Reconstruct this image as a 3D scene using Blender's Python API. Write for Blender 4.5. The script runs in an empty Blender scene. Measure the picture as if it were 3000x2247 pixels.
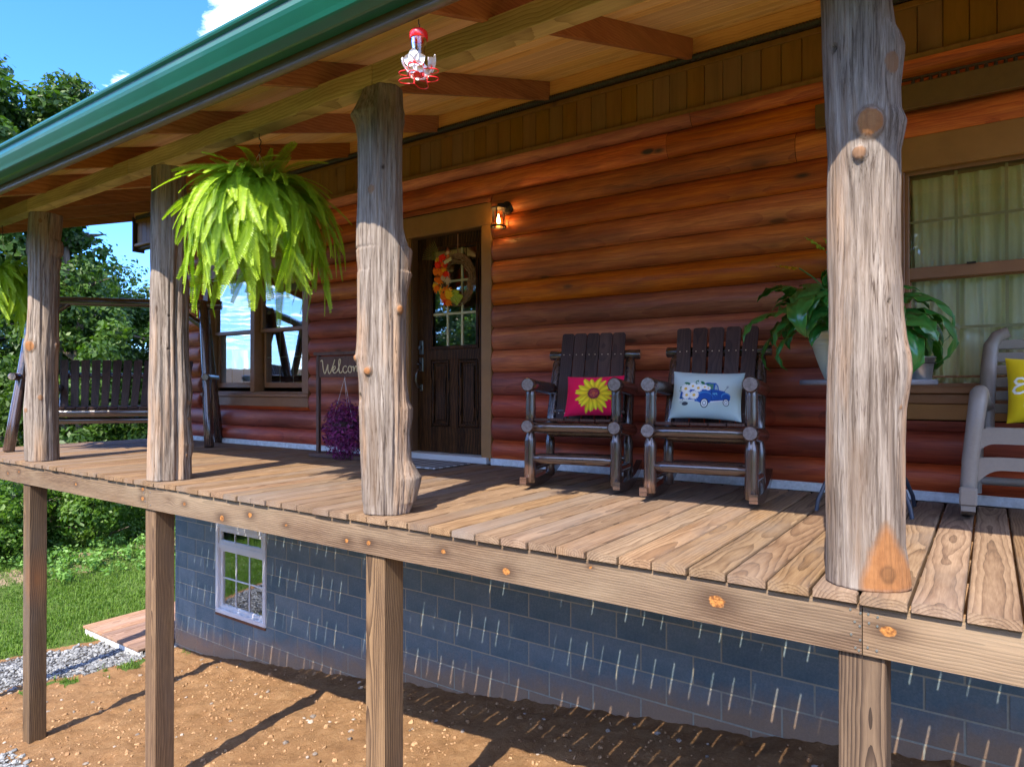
import bpy, math, random
import numpy as np
from mathutils import Vector, Matrix
R = math.radians
rng = np.random.default_rng(7)
random.seed(7)
sc = bpy.context.scene
COL = sc.collection

# ---------------------------------------------------------------- camera, sky, sun
YAW, PIT = .6127, .0049
cam_d = bpy.data.cameras.new('camera'); cam = bpy.data.objects.new('camera', cam_d); COL.objects.link(cam)
cam_d.sensor_width = 36; cam_d.lens = 36*1984.3/3000; cam_d.clip_start = .05; cam_d.clip_end = 600
cam.location = (0, -2.4603, .6754)
cam.rotation_euler = (R(90)+PIT, 0, YAW)
sc.camera = cam

SUN = Vector((.175, -.89, 1.0)).normalized()
sd = bpy.data.lights.new('sun', 'SUN'); so = bpy.data.objects.new('sun', sd); COL.objects.link(so)
sd.energy = 2.0; sd.angle = R(.45); sd.color = (1, .90, .75)
so.rotation_euler = SUN.to_track_quat('Z', 'Y').to_euler()

world = bpy.data.worlds.new('World'); sc.world = world; world.use_nodes = True
def setup_world():
    nt = world.node_tree; nt.nodes.clear(); N = nt.nodes.new; L = nt.links.new
    out = N('ShaderNodeOutputWorld'); bg = N('ShaderNodeBackground'); bg.inputs['Strength'].default_value = .15
    sky = N('ShaderNodeTexSky'); sky.sky_type = 'NISHITA'; sky.sun_disc = False
    sky.sun_elevation = math.asin(SUN.z); sky.sun_rotation = math.atan2(SUN.x, SUN.y)
    sky.air_density = 1.0; sky.dust_density = .3; sky.ozone_density = 2.5
    hs = N('ShaderNodeHueSaturation'); hs.inputs['Saturation'].default_value = 1.15; hs.inputs['Value'].default_value = .90
    L(sky.outputs[0], hs.inputs['Color'])
    mu = N('ShaderNodeMix'); mu.data_type = 'RGBA'; mu.blend_type = 'MULTIPLY'; mu.inputs['Factor'].default_value = 1; mu.inputs['B'].default_value = (.255, .415, .72, 1); L(hs.outputs[0], mu.inputs['A'])
    tc = N('ShaderNodeTexCoord')
    sep = N('ShaderNodeSeparateXYZ'); L(tc.outputs['Generated'], sep.inputs[0])
    # project direction on a cloud layer so that clouds flatten toward the horizon
    mx = N('ShaderNodeMath'); mx.operation = 'MAXIMUM'; mx.inputs[1].default_value = .05; L(sep.outputs['Z'], mx.inputs[0])
    cmb = N('ShaderNodeCombineXYZ')
    for i, a in enumerate('XY'):
        d = N('ShaderNodeMath'); d.operation = 'DIVIDE'; L(sep.outputs[a], d.inputs[0]); L(mx.outputs[0], d.inputs[1]); L(d.outputs[0], cmb.inputs[i])
    n = N('ShaderNodeTexNoise'); n.inputs['Scale'].default_value = 2.1; n.inputs['Detail'].default_value = 9; n.inputs['Roughness'].default_value = .62
    n.inputs['Distortion'].default_value = .35
    L(cmb.outputs[0], n.inputs['Vector'])
    # where banks of cloud stand, unseen fill banks included
    total = None
    for (x, y, z, w, a) in CLOUDS_AND_FILL:
        dp = N('ShaderNodeVectorMath'); dp.operation = 'DOT_PRODUCT'; L(tc.outputs['Generated'], dp.inputs[0]); dp.inputs[1].default_value = Vector((x, y, z)).normalized()
        mr = N('ShaderNodeMapRange'); mr.inputs['From Min'].default_value = math.cos(R(w)); mr.inputs['From Max'].default_value = 1; mr.inputs['To Max'].default_value = a
        L(dp.outputs['Value'], mr.inputs['Value'])
        if total is None: total = mr.outputs[0]
        else:
            ad = N('ShaderNodeMath'); ad.operation = 'MAXIMUM'; L(total, ad.inputs[0]); L(mr.outputs[0], ad.inputs[1]); total = ad.outputs[0]
    ad = N('ShaderNodeMath'); ad.operation = 'ADD'; L(total, ad.inputs[0]); L(n.outputs['Fac'], ad.inputs[1])
    rp = N('ShaderNodeMapRange'); rp.inputs['From Min'].default_value = .66; rp.inputs['From Max'].default_value = .88; L(ad.outputs[0], rp.inputs['Value'])
    mix = N('ShaderNodeMix'); mix.data_type = 'RGBA'
    L(rp.outputs[0], mix.inputs['Factor']); L(mu.outputs['Result'], mix.inputs['A']); mix.inputs['B'].default_value = (5.6, 5.9, 6.6, 1)
    L(mix.outputs['Result'], bg.inputs['Color']); L(bg.outputs[0], out.inputs[0])
# directions of cloud banks: x,y,z, half width deg, strength
CLOUDS_AND_FILL = [(-.88, -.50, .10, 17, .17), (-.899, .592, .545, 4.6, .33), (-1.10, .53, .42, 5., .33), (-.9, -.9, .75, 34, .24), (.2, -1, .55, 44, .27), (.9, -.5, .6, 44, .27), (.1, .6, .9, 34, .24), (.9, .7, .4, 45, .26), (0, -.5, .9, 45, .27)]
setup_world()
vs = sc.view_settings; vs.view_transform = 'Standard'; vs.look = 'None'; vs.gamma = 1; vs.exposure = 2.62; vs.use_curve_mapping = False
try:
    sc.cycles.max_bounces = 10; sc.cycles.diffuse_bounces = 6; sc.cycles.transparent_max_bounces = 12; sc.cycles.use_denoising = True
except Exception: pass

# ---------------------------------------------------------------- helpers
def pt(x, y, plane, v):
    """photo pixel (3000x2247) to the world point where its ray meets the plane axis=v"""
    F = Vector((-math.sin(YAW)*math.cos(PIT), math.cos(YAW)*math.cos(PIT), math.sin(PIT)))
    Rt = Vector((math.cos(YAW), math.sin(YAW), 0)); U = Rt.cross(F)
    d = F + Rt*((x-1500)/1984.3) - U*((y-1123.5)/1984.3)
    i = 'XYZ'.index(plane); C0 = Vector((0, -2.4603, .6754))
    return C0 + d*((v-C0[i])/d[i])
RT = np.array([math.cos(YAW), math.sin(YAW), 0]); FW = np.array([-math.sin(YAW), math.cos(YAW), 0])

class G:
    """collects verts/faces; every add is an island with its own vertices"""
    def __init__(s): s.v = []; s.f = []; s.sm = []
    def add(s, V, F, smooth=False):
        o = len(s.v); s.v += [tuple(map(float, p)) for p in V]; s.f += [tuple(i+o for i in f) for f in F]; s.sm += [smooth]*len(F); return s
    def box(s, x0, x1, y0, y1, z0, z1, c=.002, M=None):
        c = min(c, abs(x1-x0)*.3, abs(y1-y0)*.3, abs(z1-z0)*.3)
        V = []; idx = {}
        lo, hi = (x0, y0, z0), (x1, y1, z1)
        for sx in (0, 1):
            for sy in (0, 1):
                for sz in (0, 1):
                    b = [hi[0] if sx else lo[0], hi[1] if sy else lo[1], hi[2] if sz else lo[2]]
                    dd = [(-c if sx else c), (-c if sy else c), (-c if sz else c)]
                    for a in range(3):
                        p = list(b)
                        for k in range(3):
                            if k != a: p[k] += dd[k]
                        idx[(sx, sy, sz, a)] = len(V); V.append(p)
        F = []
        I = lambda t, a: idx[(t[0], t[1], t[2], a)]
        for a in range(3):
            o1, o2 = [(1, 2), (2, 0), (0, 1)][a]
            for sgn in (0, 1):
                q = []
                for (u, w) in ((0, 0), (1, 0), (1, 1), (0, 1)):
                    t = [0, 0, 0]; t[a] = sgn; t[o1] = u; t[o2] = w; q.append(I(t, a))
                F.append(q if sgn else q[::-1])
        for a in range(3):      # edge along axis a
            o1, o2 = [(1, 2), (2, 0), (0, 1)][a]
            for u in (0, 1):
                for w in (0, 1):
                    t0 = [0]*3; t1 = [0]*3; t0[a] = 0; t1[a] = 1; t0[o1] = t1[o1] = u; t0[o2] = t1[o2] = w
                    q = [I(t0, o1), I(t1, o1), I(t1, o2), I(t0, o2)]
                    F.append(q if (u ^ w) else q[::-1])
        for sx in (0, 1):
            for sy in (0, 1):
                for sz in (0, 1):
                    q = [idx[(sx, sy, sz, k)] for k in range(3)]; F.append(q if (sx+sy+sz) % 2 else q[::-1])
        if M is not None: V = [M @ Vector(p) for p in V]
        return s.add(V, F)
    def tube(s, P, r, n=14, caps=True, smooth=True, up=None, flat=1.0):
        P = [Vector(p) for p in P]
        if not hasattr(r, '__len__'): r = [r]*len(P)
        V = []; F = []
        prev = None
        for i, p in enumerate(P):
            t = (P[min(i+1, len(P)-1)] - P[max(i-1, 0)])
            if t.length < 1e-9: t = prevt
            t.normalize(); prevt = t
            if prev is None:
                a = Vector(up) if up else (Vector((0, 0, 1)) if abs(t.z) < .9 else Vector((1, 0, 0)))
                a = (a - t*a.dot(t)).normalized()
            else: a = (prev - t*prev.dot(t)).normalized()
            prev = a; b = t.cross(a)
            for k in range(n):
                th = 2*math.pi*k/n; V.append(p + a*(math.cos(th)*r[i]) + b*(math.sin(th)*r[i]*flat))
        for i in range(len(P)-1):
            for k in range(n):
                k2 = (k+1) % n; F.append((i*n+k, i*n+k2, (i+1)*n+k2, (i+1)*n+k))
        s.add(V, F, smooth)
        if caps:
            s.add(V[:n], [tuple(range(n))[::-1]]); s.add(V[-n:], [tuple(range(n))])
        return s
    def prism(s, poly, axis, a0, a1, smooth=False):
        """poly: 2-D outline in the plane perpendicular to axis, in the order of the other two axes"""
        def P(u, w, a):
            return {'X': (a, u, w), 'Y': (u, a, w), 'Z': (u, w, a)}[axis]
        n = len(poly)
        A = [P(u, w, a0) for u, w in poly]; B = [P(u, w, a1) for u, w in poly]
        s.add(A, [tuple(range(n))]); s.add(B, [tuple(range(n))[::-1]])
        s.add(A+B, [(i, i+n, (i+1) % n+n, (i+1) % n) for i in range(n)], smooth)
        return s
    def lathe(s, prof, c=(0, 0, 0), n=32, smooth=True, fl=0, fn=0):
        V = []; F = []
        for (r, z) in prof:
            for k in range(n):
                th = 2*math.pi*k/n; rr = r*(1+fl*math.cos(fn*th)); V.append((c[0]+rr*math.cos(th), c[1]+rr*math.sin(th), c[2]+z))
        for i in range(len(prof)-1):
            for k in range(n):
                k2 = (k+1) % n; F.append((i*n+k, i*n+k2, (i+1)*n+k2, (i+1)*n+k))
        return s.add(V, F, smooth)
    def sphere(s, c, r, n=10, sc3=(1, 1, 1), M=None):
        V = []; F = []
        m = max(5, n//2+1)
        for i in range(m):
            ph = math.pi*i/(m-1)
            for k in range(n):
                th = 2*math.pi*k/n
                p = Vector((math.sin(ph)*math.cos(th)*r*sc3[0], math.sin(ph)*math.sin(th)*r*sc3[1], math.cos(ph)*r*sc3[2]))
                if M is not None: p = M @ p
                V.append(p+Vector(c))
        for i in range(m-1):
            for k in range(n):
                k2 = (k+1) % n; F.append((i*n+k, (i+1)*n+k, (i+1)*n+k2, i*n+k2))
        return s.add(V, F, True)
    def mesh(s, name):
        me = bpy.data.meshes.new(name); me.from_pydata(s.v, [], s.f); me.polygons.foreach_set('use_smooth', s.sm); me.update(); return me

def raw_mesh(name, V, F, smooth=False, attrs=None):
    V = np.asarray(V, dtype=np.float32); F = np.asarray(F, dtype=np.int32)
    me = bpy.data.meshes.new(name); k = F.shape[1]
    me.vertices.add(len(V)); me.vertices.foreach_set('co', V.ravel())
    me.loops.add(F.size); me.loops.foreach_set('vertex_index', F.ravel())
    me.polygons.add(len(F)); me.polygons.foreach_set('loop_start', np.arange(0, F.size, k, dtype=np.int32))
    try: me.polygons.foreach_set('loop_total', np.full(len(F), k, dtype=np.int32))
    except Exception: pass
    me.polygons.foreach_set('use_smooth', np.full(len(F), smooth)); me.update(calc_edges=True)
    for an, arr in (attrs or {}).items():
        arr = np.asarray(arr, dtype=np.float32)
        if arr.ndim == 1: at = me.attributes.new(an, 'FLOAT', 'POINT'); at.data.foreach_set('value', arr)
        else:
            if arr.shape[1] == 3: arr = np.concatenate([arr, np.ones((len(arr), 1), np.float32)], 1)
            at = me.attributes.new(an, 'FLOAT_COLOR', 'POINT'); at.data.foreach_set('color', arr.ravel())
    return me

def link(name, me, mat=None, parent=None, loc=None, rot=None, label=None, kind=None):
    if isinstance(me, G): me = me.mesh(name)
    if mat is not None and len(me.materials) == 0: me.materials.append(mat)
    o = bpy.data.objects.new(name, me); COL.objects.link(o)
    if parent is not None: o.parent = parent
    if loc is not None: o.location = loc
    if rot is not None: o.rotation_euler = rot
    if label: o['label'] = label
    if kind: o['kind'] = kind
    return o
def wpart(name, me, mat, parent, **k):
    """part whose mesh is in world coordinates under an unrotated parent"""
    o = link(name, me, mat, parent, **k); o.location = Vector(o.location) - wloc(parent); return o
def wloc(p):
    v = Vector((0, 0, 0))
    while p is not None: v += Vector(p.location); p = p.parent
    return v
def tag(o, label, cat, group=None):
    o['label'] = label; o['category'] = cat
    if group: o['group'] = group
    return o
def thing(name, label, cat, loc=(0, 0, 0), rot=(0, 0, 0), group=None):
    o = bpy.data.objects.new(name, None); COL.objects.link(o); o.location = loc; o.rotation_euler = rot; o.empty_display_size = .1
    return tag(o, label, cat, group)
def struct(name, me, mat):
    o = link(name, me, mat); o['kind'] = 'structure'; return o
def copy_tree(o, parent=None):
    c = o.copy(); COL.objects.link(c)
    if parent is not None: c.parent = parent
    for ch in list(o.children): copy_tree(ch, c)
    return c

def vnoise(x, y, seed=0):
    x = np.asarray(x, float); y = np.asarray(y, float)
    xi = np.floor(x).astype(np.int64); yi = np.floor(y).astype(np.int64); fx = x-xi; fy = y-yi
    fx = fx*fx*(3-2*fx); fy = fy*fy*(3-2*fy)
    def h(a, b):
        n = (a*374761393 + b*668265263 + seed*1442695041) & 0xffffffff
        n = ((n ^ (n >> 13))*1274126177) & 0xffffffff
        return ((n ^ (n >> 16)) & 0xffff)/65535.0
    return (h(xi, yi)*(1-fx)+h(xi+1, yi)*fx)*(1-fy)+(h(xi, yi+1)*(1-fx)+h(xi+1, yi+1)*fx)*fy
def fbm(x, y, seed=0, o=4):
    t = 0; a = .5
    for i in range(o): t = t + a*vnoise(np.asarray(x)*2**i, np.asarray(y)*2**i, seed+i*17); a *= .5
    return t

# ---------------------------------------------------------------- materials
class NT:
    def __init__(s, name):
        s.m = bpy.data.materials.new(name); s.m.use_nodes = True; s.t = s.m.node_tree; s.t.nodes.clear()
        s.out = s.n('ShaderNodeOutputMaterial'); s.b = s.n('ShaderNodeBsdfPrincipled'); s.l(s.b.outputs[0], s.out.inputs[0])
    def n(s, ty, **k):
        nd = s.t.nodes.new(ty)
        for a, v in k.items(): setattr(nd, a, v)
        return nd
    def l(s, a, b): s.t.links.new(a, b)
    def put(s, sock, v):
        if hasattr(v, 'links') or isinstance(v, bpy.types.NodeSocket): s.l(v, sock)
        else:
            if isinstance(v, (tuple, list)) and len(v) == 3 and sock.type == 'RGBA': v = (*v, 1)
            sock.default_value = v
    def math(s, op, a, b=0., c=None):
        nd = s.n('ShaderNodeMath', operation=op); s.put(nd.inputs[0], a); s.put(nd.inputs[1], b)
        if c is not None: s.put(nd.inputs[2], c)
        return nd.outputs[0]
    def vm(s, op, a, b):
        nd = s.n('ShaderNodeVectorMath', operation=op); s.put(nd.inputs[0], a); s.put(nd.inputs[1], b); return nd.outputs[0]
    def mix(s, f, a, b, mode='MIX'):
        nd = s.n('ShaderNodeMix', data_type='RGBA', blend_type=mode); s.put(nd.inputs['Factor'], f); s.put(nd.inputs['A'], a); s.put(nd.inputs['B'], b); return nd.outputs['Result']
    def rng(s, v, a, b, c=0., d=1.):
        nd = s.n('ShaderNodeMapRange'); s.put(nd.inputs['Value'], v); nd.inputs['From Min'].default_value = a; nd.inputs['From Max'].default_value = b; nd.inputs['To Min'].default_value = c; nd.inputs['To Max'].default_value = d; return nd.outputs[0]
    def noise(s, vec, scale, detail=4, rough=.55, dist=0.):
        nd = s.n('ShaderNodeTexNoise'); s.put(nd.inputs['Vector'], vec); nd.inputs['Scale'].default_value = scale; nd.inputs['Detail'].default_value = detail; nd.inputs['Roughness'].default_value = rough; nd.inputs['Distortion'].default_value = dist; return nd.outputs['Fac']
    def ramp(s, v, stops):
        nd = s.n('ShaderNodeValToRGB'); s.put(nd.inputs[0], v); e = nd.color_ramp.elements
        while len(e) < len(stops): e.new(.5)
        for i, (p, c) in enumerate(stops): e[i].position = p; e[i].color = (*c, 1)
        return nd.outputs[0]
    def bump(s, h, strength=.3, dist=.01):
        nd = s.n('ShaderNodeBump'); nd.inputs['Strength'].default_value = strength; nd.inputs['Distance'].default_value = dist; s.put(nd.inputs['Height'], h); s.l(nd.outputs[0], s.b.inputs['Normal'])
    def set(s, **k):
        for a, v in k.items(): s.put(s.b.inputs[{'color': 'Base Color', 'rough': 'Roughness', 'metal': 'Metallic', 'spec': 'Specular IOR Level', 'coat': 'Coat Weight', 'coatr': 'Coat Roughness', 'alpha': 'Alpha', 'trans': 'Transmission Weight', 'ior': 'IOR', 'emit': 'Emission Color', 'emits': 'Emission Strength', 'sss': 'Subsurface Weight'}[a]], v)
    def obj(s, off=True, scale=(1, 1, 1)):
        tc = s.n('ShaderNodeTexCoord'); v = tc.outputs['Object']
        if off:
            oi = s.n('ShaderNodeObjectInfo'); v = s.vm('ADD', v, s.vm('MULTIPLY', s.comb(oi.outputs['Random'], oi.outputs['Random'], oi.outputs['Random']), (137., 91., 53.)))
        if scale != (1, 1, 1): v = s.vm('MULTIPLY', v, scale)
        return v
    def comb(s, a, b, c):
        nd = s.n('ShaderNodeCombineXYZ'); s.put(nd.inputs[0], a); s.put(nd.inputs[1], b); s.put(nd.inputs[2], c); return nd.outputs[0]
    def rand(s): return s.n('ShaderNodeObjectInfo').outputs['Random']
    def attr(s, name): nd = s.n('ShaderNodeAttribute'); nd.attribute_name = name; return nd

def plain(name, col, rough=.5, metal=0., spec=.5, coat=0., nscale=0, namt=.12, bump=0.):
    t = NT(name); c = col
    if nscale:
        v = t.obj(); n = t.noise(v, nscale, 5, .6); c = t.mix(t.rng(n, .3, .7, 0, 1), tuple(x*(1-namt) for x in col), tuple(min(1, x*(1+namt)) for x in col))
        if bump: t.bump(n, bump, .004)
    t.set(color=c, rough=rough, metal=metal, spec=spec, coat=coat); return t.m

def wood(name, dark, mid, light, axis='X', rings=26., warp=1.6, rough=.7, knots=.05, kcol=(.05, .025, .012), kscale=2.2, streak=.5, bump=.25, tint=.25, spec=.3, coat=0., squash=.07, ringamt=.6, blotch=None, knotattr=False, dirt=None):
    t = NT(name)
    sv = {'X': (squash, 1, 1), 'Y': (1, squash, 1), 'Z': (1, 1, squash)}[axis]
    v = t.obj(scale=sv)
    kv = t.vm('MULTIPLY', t.obj(), {'X': (.38, 1, 1), 'Y': (1, .38, 1), 'Z': (1, 1, .38)}[axis])
    vo = t.n('ShaderNodeTexVoronoi'); t.l(kv, vo.inputs['Vector']); vo.inputs['Scale'].default_value = kscale
    kd = vo.outputs['Distance']
    km = t.math('MULTIPLY', t.rng(kd, knots*.75, knots*1.35, 1, 0), t.rng(t.noise(v, 2.3, 2), .40, .60, .25, 1))
    kwide = t.rng(kd, knots, knots*4.5, 1, 0)
    ra = t.rand(); rb = t.math('FRACT', t.math('MULTIPLY', ra, 17.3)); rc = t.math('FRACT', t.math('MULTIPLY', ra, 5.77))
    vo_ = t.obj(False); sp = t.n('ShaderNodeSeparateXYZ'); t.l(vo_, sp.inputs[0])
    cu, cw = {'X': ('Y', 'Z'), 'Y': ('X', 'Z'), 'Z': ('X', 'Y')}[axis]
    ws = {'X': (.9, .6, .6), 'Y': (.6, .9, .6), 'Z': (.6, .6, .9)}[axis]
    wn = t.n('ShaderNodeTexNoise'); t.l(t.obj(scale=ws), wn.inputs['Vector']); wn.inputs['Scale'].default_value = 1.6*warp; wn.inputs['Detail'].default_value = 3; wn.inputs['Roughness'].default_value = .45
    ws2 = t.n('ShaderNodeSeparateXYZ'); t.l(wn.outputs['Color'], ws2.inputs[0])
    u_ = t.math('ADD', sp.outputs[cu], t.math('ADD', t.math('MULTIPLY', t.math('SUBTRACT', rb, .5), .10), t.math('MULTIPLY', t.math('SUBTRACT', ws2.outputs[0], .5), .07)))
    w_ = t.math('ADD', sp.outputs[cw], t.math('ADD', t.math('ADD', .02, t.math('MULTIPLY', rc, .10)), t.math('MULTIPLY', t.math('SUBTRACT', ws2.outputs[1], .5), .10)))
    rad = t.math('SQRT', t.math('ADD', t.math('MULTIPLY', u_, u_), t.math('MULTIPLY', w_, w_)))
    rad = t.math('ADD', rad, t.math('MULTIPLY', kwide, .02))
    fine = t.noise(v, 130, 5, .65); med = t.noise(v, 14, 4, .6, .4)
    rad = t.math('ADD', rad, t.math('MULTIPLY', med, .007))
    ring = t.math('FRACT', t.math('MULTIPLY', rad, rings*3.2)); ring = t.math('SUBTRACT', 1., t.math('POWER', ring, 2.2))
    ring = t.math('MULTIPLY', ring, t.rng(t.math('FRACT', t.math('MULTIPLY', rad, rings*3.2)), .93, 1., 1, 0))
    f = t.math('ADD', t.math('MULTIPLY', ring, ringamt*.55), t.math('MULTIPLY', fine, streak))
    f = t.math('ADD', f, t.math('MULTIPLY', med, .75))
    mx = ringamt*.55+streak+.75
    f = t.rng(f, mx*.28, mx*.72)
    c = t.ramp(f, [(0, dark), (.5, mid), (1, light)])
    r = t.rand()
    hs = t.n('ShaderNodeHueSaturation'); t.l(c, hs.inputs['Color']); t.put(hs.inputs['Value'], t.rng(r, 0, 1, 1-tint, 1+tint))
    t.put(hs.inputs['Hue'], t.rng(t.math('FRACT', t.math('MULTIPLY', r, 7.31)), 0, 1, .495, .503)); t.put(hs.inputs['Saturation'], t.rng(t.math('FRACT', t.math('MULTIPLY', r, 3.7)), 0, 1, .88, 1.1))
    c = hs.outputs[0]
    if blotch:
        bn = t.noise(t.obj(scale=tuple(.25 if a == axis else 1. for a in 'XYZ')), blotch[1], 4, .65); c = t.mix(t.rng(bn, .48, .72, 0, blotch[2]), c, blotch[0])
    c = t.mix(t.math('MULTIPLY', kwide, .35), c, tuple(x*1.2 for x in kcol)); c = t.mix(km, c, kcol)
    if knotattr:
        a = t.attr('knot').outputs['Fac']; a2 = t.attr('halo').outputs['Fac']
        kn = t.noise(t.obj(), 90, 3)
        c = t.mix(t.math('MULTIPLY', a2, .85), c, (.045, .022, .012)); c = t.mix(t.rng(a, .35, .55), c, t.mix(t.rng(kn, .35, .65), (.13, .045, .012), (.42, .18, .045)))
    t.set(color=c, rough=rough, spec=spec, coat=coat, coatr=.25)
    h = t.math('SUBTRACT', f, t.math('MULTIPLY', km, .5)); t.bump(h, bump, .004)
    return t.m

M = {}
M['deck'] = wood('weathered_deck_board', (.0437, .0252, .0151), (.1512, .0907, .0504), (.2646, .1781, .1058), 'Y', rings=30, warp=.62, rough=.78, knots=.05, kscale=2.0, streak=.8, bump=.45, tint=.16, ringamt=.75, kcol=(.10, .045, .02), blotch=((.17, .14, .12), 2.2, .75))
M['rim'] = wood('weathered_rim_lumber', (.0378, .0210, .0118), (.1092, .0638, .0370), (.2184, .1411, .0840), 'X', rings=30, warp=.7, rough=.78, knots=.02, streak=.9, bump=.35, tint=.1, ringamt=1.0, knotattr=True, blotch=((.36, .29, .20), 1.4, .4))
M['post'] = wood('treated_post_lumber', (.0272, .0160, .0096), (.0800, .0480, .0272), (.1920, .1240, .0680), 'Z', rings=32, warp=.7, rough=.78, knots=.05, kscale=1.9, kcol=(.24, .09, .025), streak=.6, bump=.4, tint=.25, ringamt=1.1, blotch=((.10, .08, .07), 1.3, .75))
M['joist'] = wood('deck_joist_lumber', (.08, .05, .03), (.20, .12, .07), (.3, .2, .12), 'X', rings=20, tint=.15)
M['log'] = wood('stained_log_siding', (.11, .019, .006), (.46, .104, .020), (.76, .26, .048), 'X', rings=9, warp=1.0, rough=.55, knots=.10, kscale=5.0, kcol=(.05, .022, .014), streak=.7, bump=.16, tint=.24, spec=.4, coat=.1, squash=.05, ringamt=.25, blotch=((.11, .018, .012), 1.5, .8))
M['log_low'] = wood('burgundy_log_siding', (.09, .016, .009), (.33, .062, .028), (.56, .150, .062), 'X', rings=9, warp=1.0, rough=.55, knots=.10, kscale=5.0, kcol=(.05, .022, .014), streak=.7, bump=.16, tint=.24, spec=.4, coat=.1, squash=.05, ringamt=.25, blotch=((.11, .018, .012), 1.5, .8))  # darker, redder tone for the lowest courses and scattered logs above
M['ceil'] = wood('pine_ceiling_board', (.50, .27, .08), (.84, .55, .18), (.95, .70, .29), 'X', rings=20, warp=1.0, rough=.6, knots=.045, kscale=3.2, kcol=(.20, .07, .02), streak=.5, bump=.1, tint=.07, ringamt=.35, squash=.04)
M['rafter'] = wood('cedar_rafter', (.13, .045, .014), (.30, .115, .034), (.44, .20, .065), 'Y', rings=22, warp=1.0, rough=.62, knots=.05, kscale=2.6, kcol=(.07, .02, .01), streak=.6, bump=.15, tint=.14, ringamt=.4, blotch=((.42, .19, .05), 1.6, .35))
M['ledger'] = wood('pine_ledger', (.48, .19, .03), (.74, .35, .055), (.86, .48, .11), 'X', ringamt=.3, rings=18, rough=.55, knots=.045, kscale=2.6, kcol=(.16, .05, .015), bump=.1, tint=.08)
M['beam'] = wood('porch_beam_timber', (.20, .11, .028), (.42, .28, .085), (.64, .45, .17), 'X', ringamt=.5, rings=16, rough=.65, knots=.06, kscale=2.4, kcol=(.07, .03, .015), bump=.2, tint=.16, blotch=((.17, .13, .04), 1.3, .5))
M['trim'] = plain('tan_painted_trim', (.31, .150, .042), .5, nscale=8, namt=.1, bump=.1)
M['panel'] = wood('brown_painted_board', (.17, .080, .015), (.225, .108, .021), (.26, .13, .03), 'Z', rings=10, rough=.5, knots=.06, kscale=3.4, kcol=(.075, .03, .01), streak=.3, bump=.08, tint=.09, ringamt=.2)
M['ledge'] = plain('olive_brown_metal_ledge', (.13, .072, .018), .5, nscale=20)
M['black'] = plain('black_metal', (.012, .012, .013), .4, spec=.5)
M['strip'] = plain('black_rope_light', (.03, .022, .014), .3, spec=.6)
M['green'] = plain('green_painted_gutter', (.005, .082, .045), .33, metal=0., spec=.5, coat=.15, nscale=3, namt=.08)
M['fascia'] = plain('brown_fascia_metal', (.12, .075, .04), .42, nscale=4)
M['flash'] = plain('white_flashing_wrap', (.62, .66, .68), .5, nscale=30, namt=.2, bump=.3)
M['white'] = plain('white_vinyl_frame', (.72, .72, .74), .4, nscale=4, namt=.04)
M['threshold'] = plain('pale_threshold', (.60, .62, .62), .4)
M['sash'] = plain('tan_window_sash', (.25, .118, .050), .45, nscale=10)
M['muntin'] = plain('cream_muntin', (.50, .44, .26), .5)
M['curtain'] = None
M['dark_int'] = plain('dark_interior', (.02, .02, .02), .9)

def glass_mat(name, refl=.5, tint=(.9, .95, .92)):
    t = NT(name); t.t.nodes.remove(t.b)
    tr = t.n('ShaderNodeBsdfTransparent'); tr.inputs[0].default_value = (*tint, 1)
    gl = t.n('ShaderNodeBsdfGlossy'); gl.inputs['Roughness'].default_value = .015; gl.inputs['Color'].default_value = (.95, .97, 1, 1)
    lw = t.n('ShaderNodeLayerWeight'); lw.inputs['Blend'].default_value = .35
    f = t.math('ADD', t.math('MULTIPLY', lw.outputs['Fresnel'], 1.), refl); f = t.math('MINIMUM', f, .92)
    mx = t.n('ShaderNodeMixShader'); t.l(f, mx.inputs[0]); t.l(tr.outputs[0], mx.inputs[1]); t.l(gl.outputs[0], mx.inputs[2]); t.l(mx.outputs[0], t.out.inputs[0])
    nv = t.noise(t.obj(), 2.2, 2); bp = t.n('ShaderNodeBump'); bp.inputs['Strength'].default_value = .03; bp.inputs['Distance'].default_value = .02; t.l(nv, bp.inputs['Height']); t.l(bp.outputs[0], gl.inputs['Normal'])
    return t.m
M['glass'] = glass_mat('window_glass', .36)
M['glass2'] = glass_mat('curtained_window_glass', .05, (.98, .98, .92))
M['glass3'] = glass_mat('lamp_glass', .06, (1, .97, .9))

def leafmat(name, a, b, trans=.35, rough=.5, attr='lv', yellow=None):
    t = NT(name); at = t.attr(attr).outputs['Fac']
    c = t.mix(at, a, b)
    if yellow: c = t.mix(t.rng(at, .9, 1.), c, yellow)
    t.set(color=c, rough=rough, spec=.35)
    tl = t.n('ShaderNodeBsdfTranslucent'); c2 = t.mix(1., c, (1.5, 1.7, .5), 'MULTIPLY'); t.l(c2, tl.inputs[0])
    mx = t.n('ShaderNodeMixShader'); mx.inputs[0].default_value = trans; t.l(t.b.outputs[0], mx.inputs[1]); t.l(tl.outputs[0], mx.inputs[2]); t.l(mx.outputs[0], t.out.inputs[0])
    return t.m
M['leaf'] = leafmat('tree_leaf', (.018, .052, .009), (.080, .15, .020), .35)
M['leaf2'] = leafmat('bush_leaf', (.03, .085, .010), (.115, .21, .024), .35)
M['weed'] = leafmat('weed_leaf', (.07, .17, .03), (.20, .36, .09), .35)
M['bark'] = wood('tree_bark', (.03, .022, .016), (.09, .07, .05), (.16, .13, .1), 'Z', rings=8, bump=.6)
M['fern'] = leafmat('fern_leaf', (.028, .14, .008), (.36, .50, .030), .35, .45)
M['lily'] = None
M['purple'] = leafmat('purple_leaf', (.05, .007, .045), (.33, .045, .22), .2, .35)
M['grass'] = leafmat('grass_blade', (.045, .108, .014), (.135, .23, .032), .3)
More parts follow.
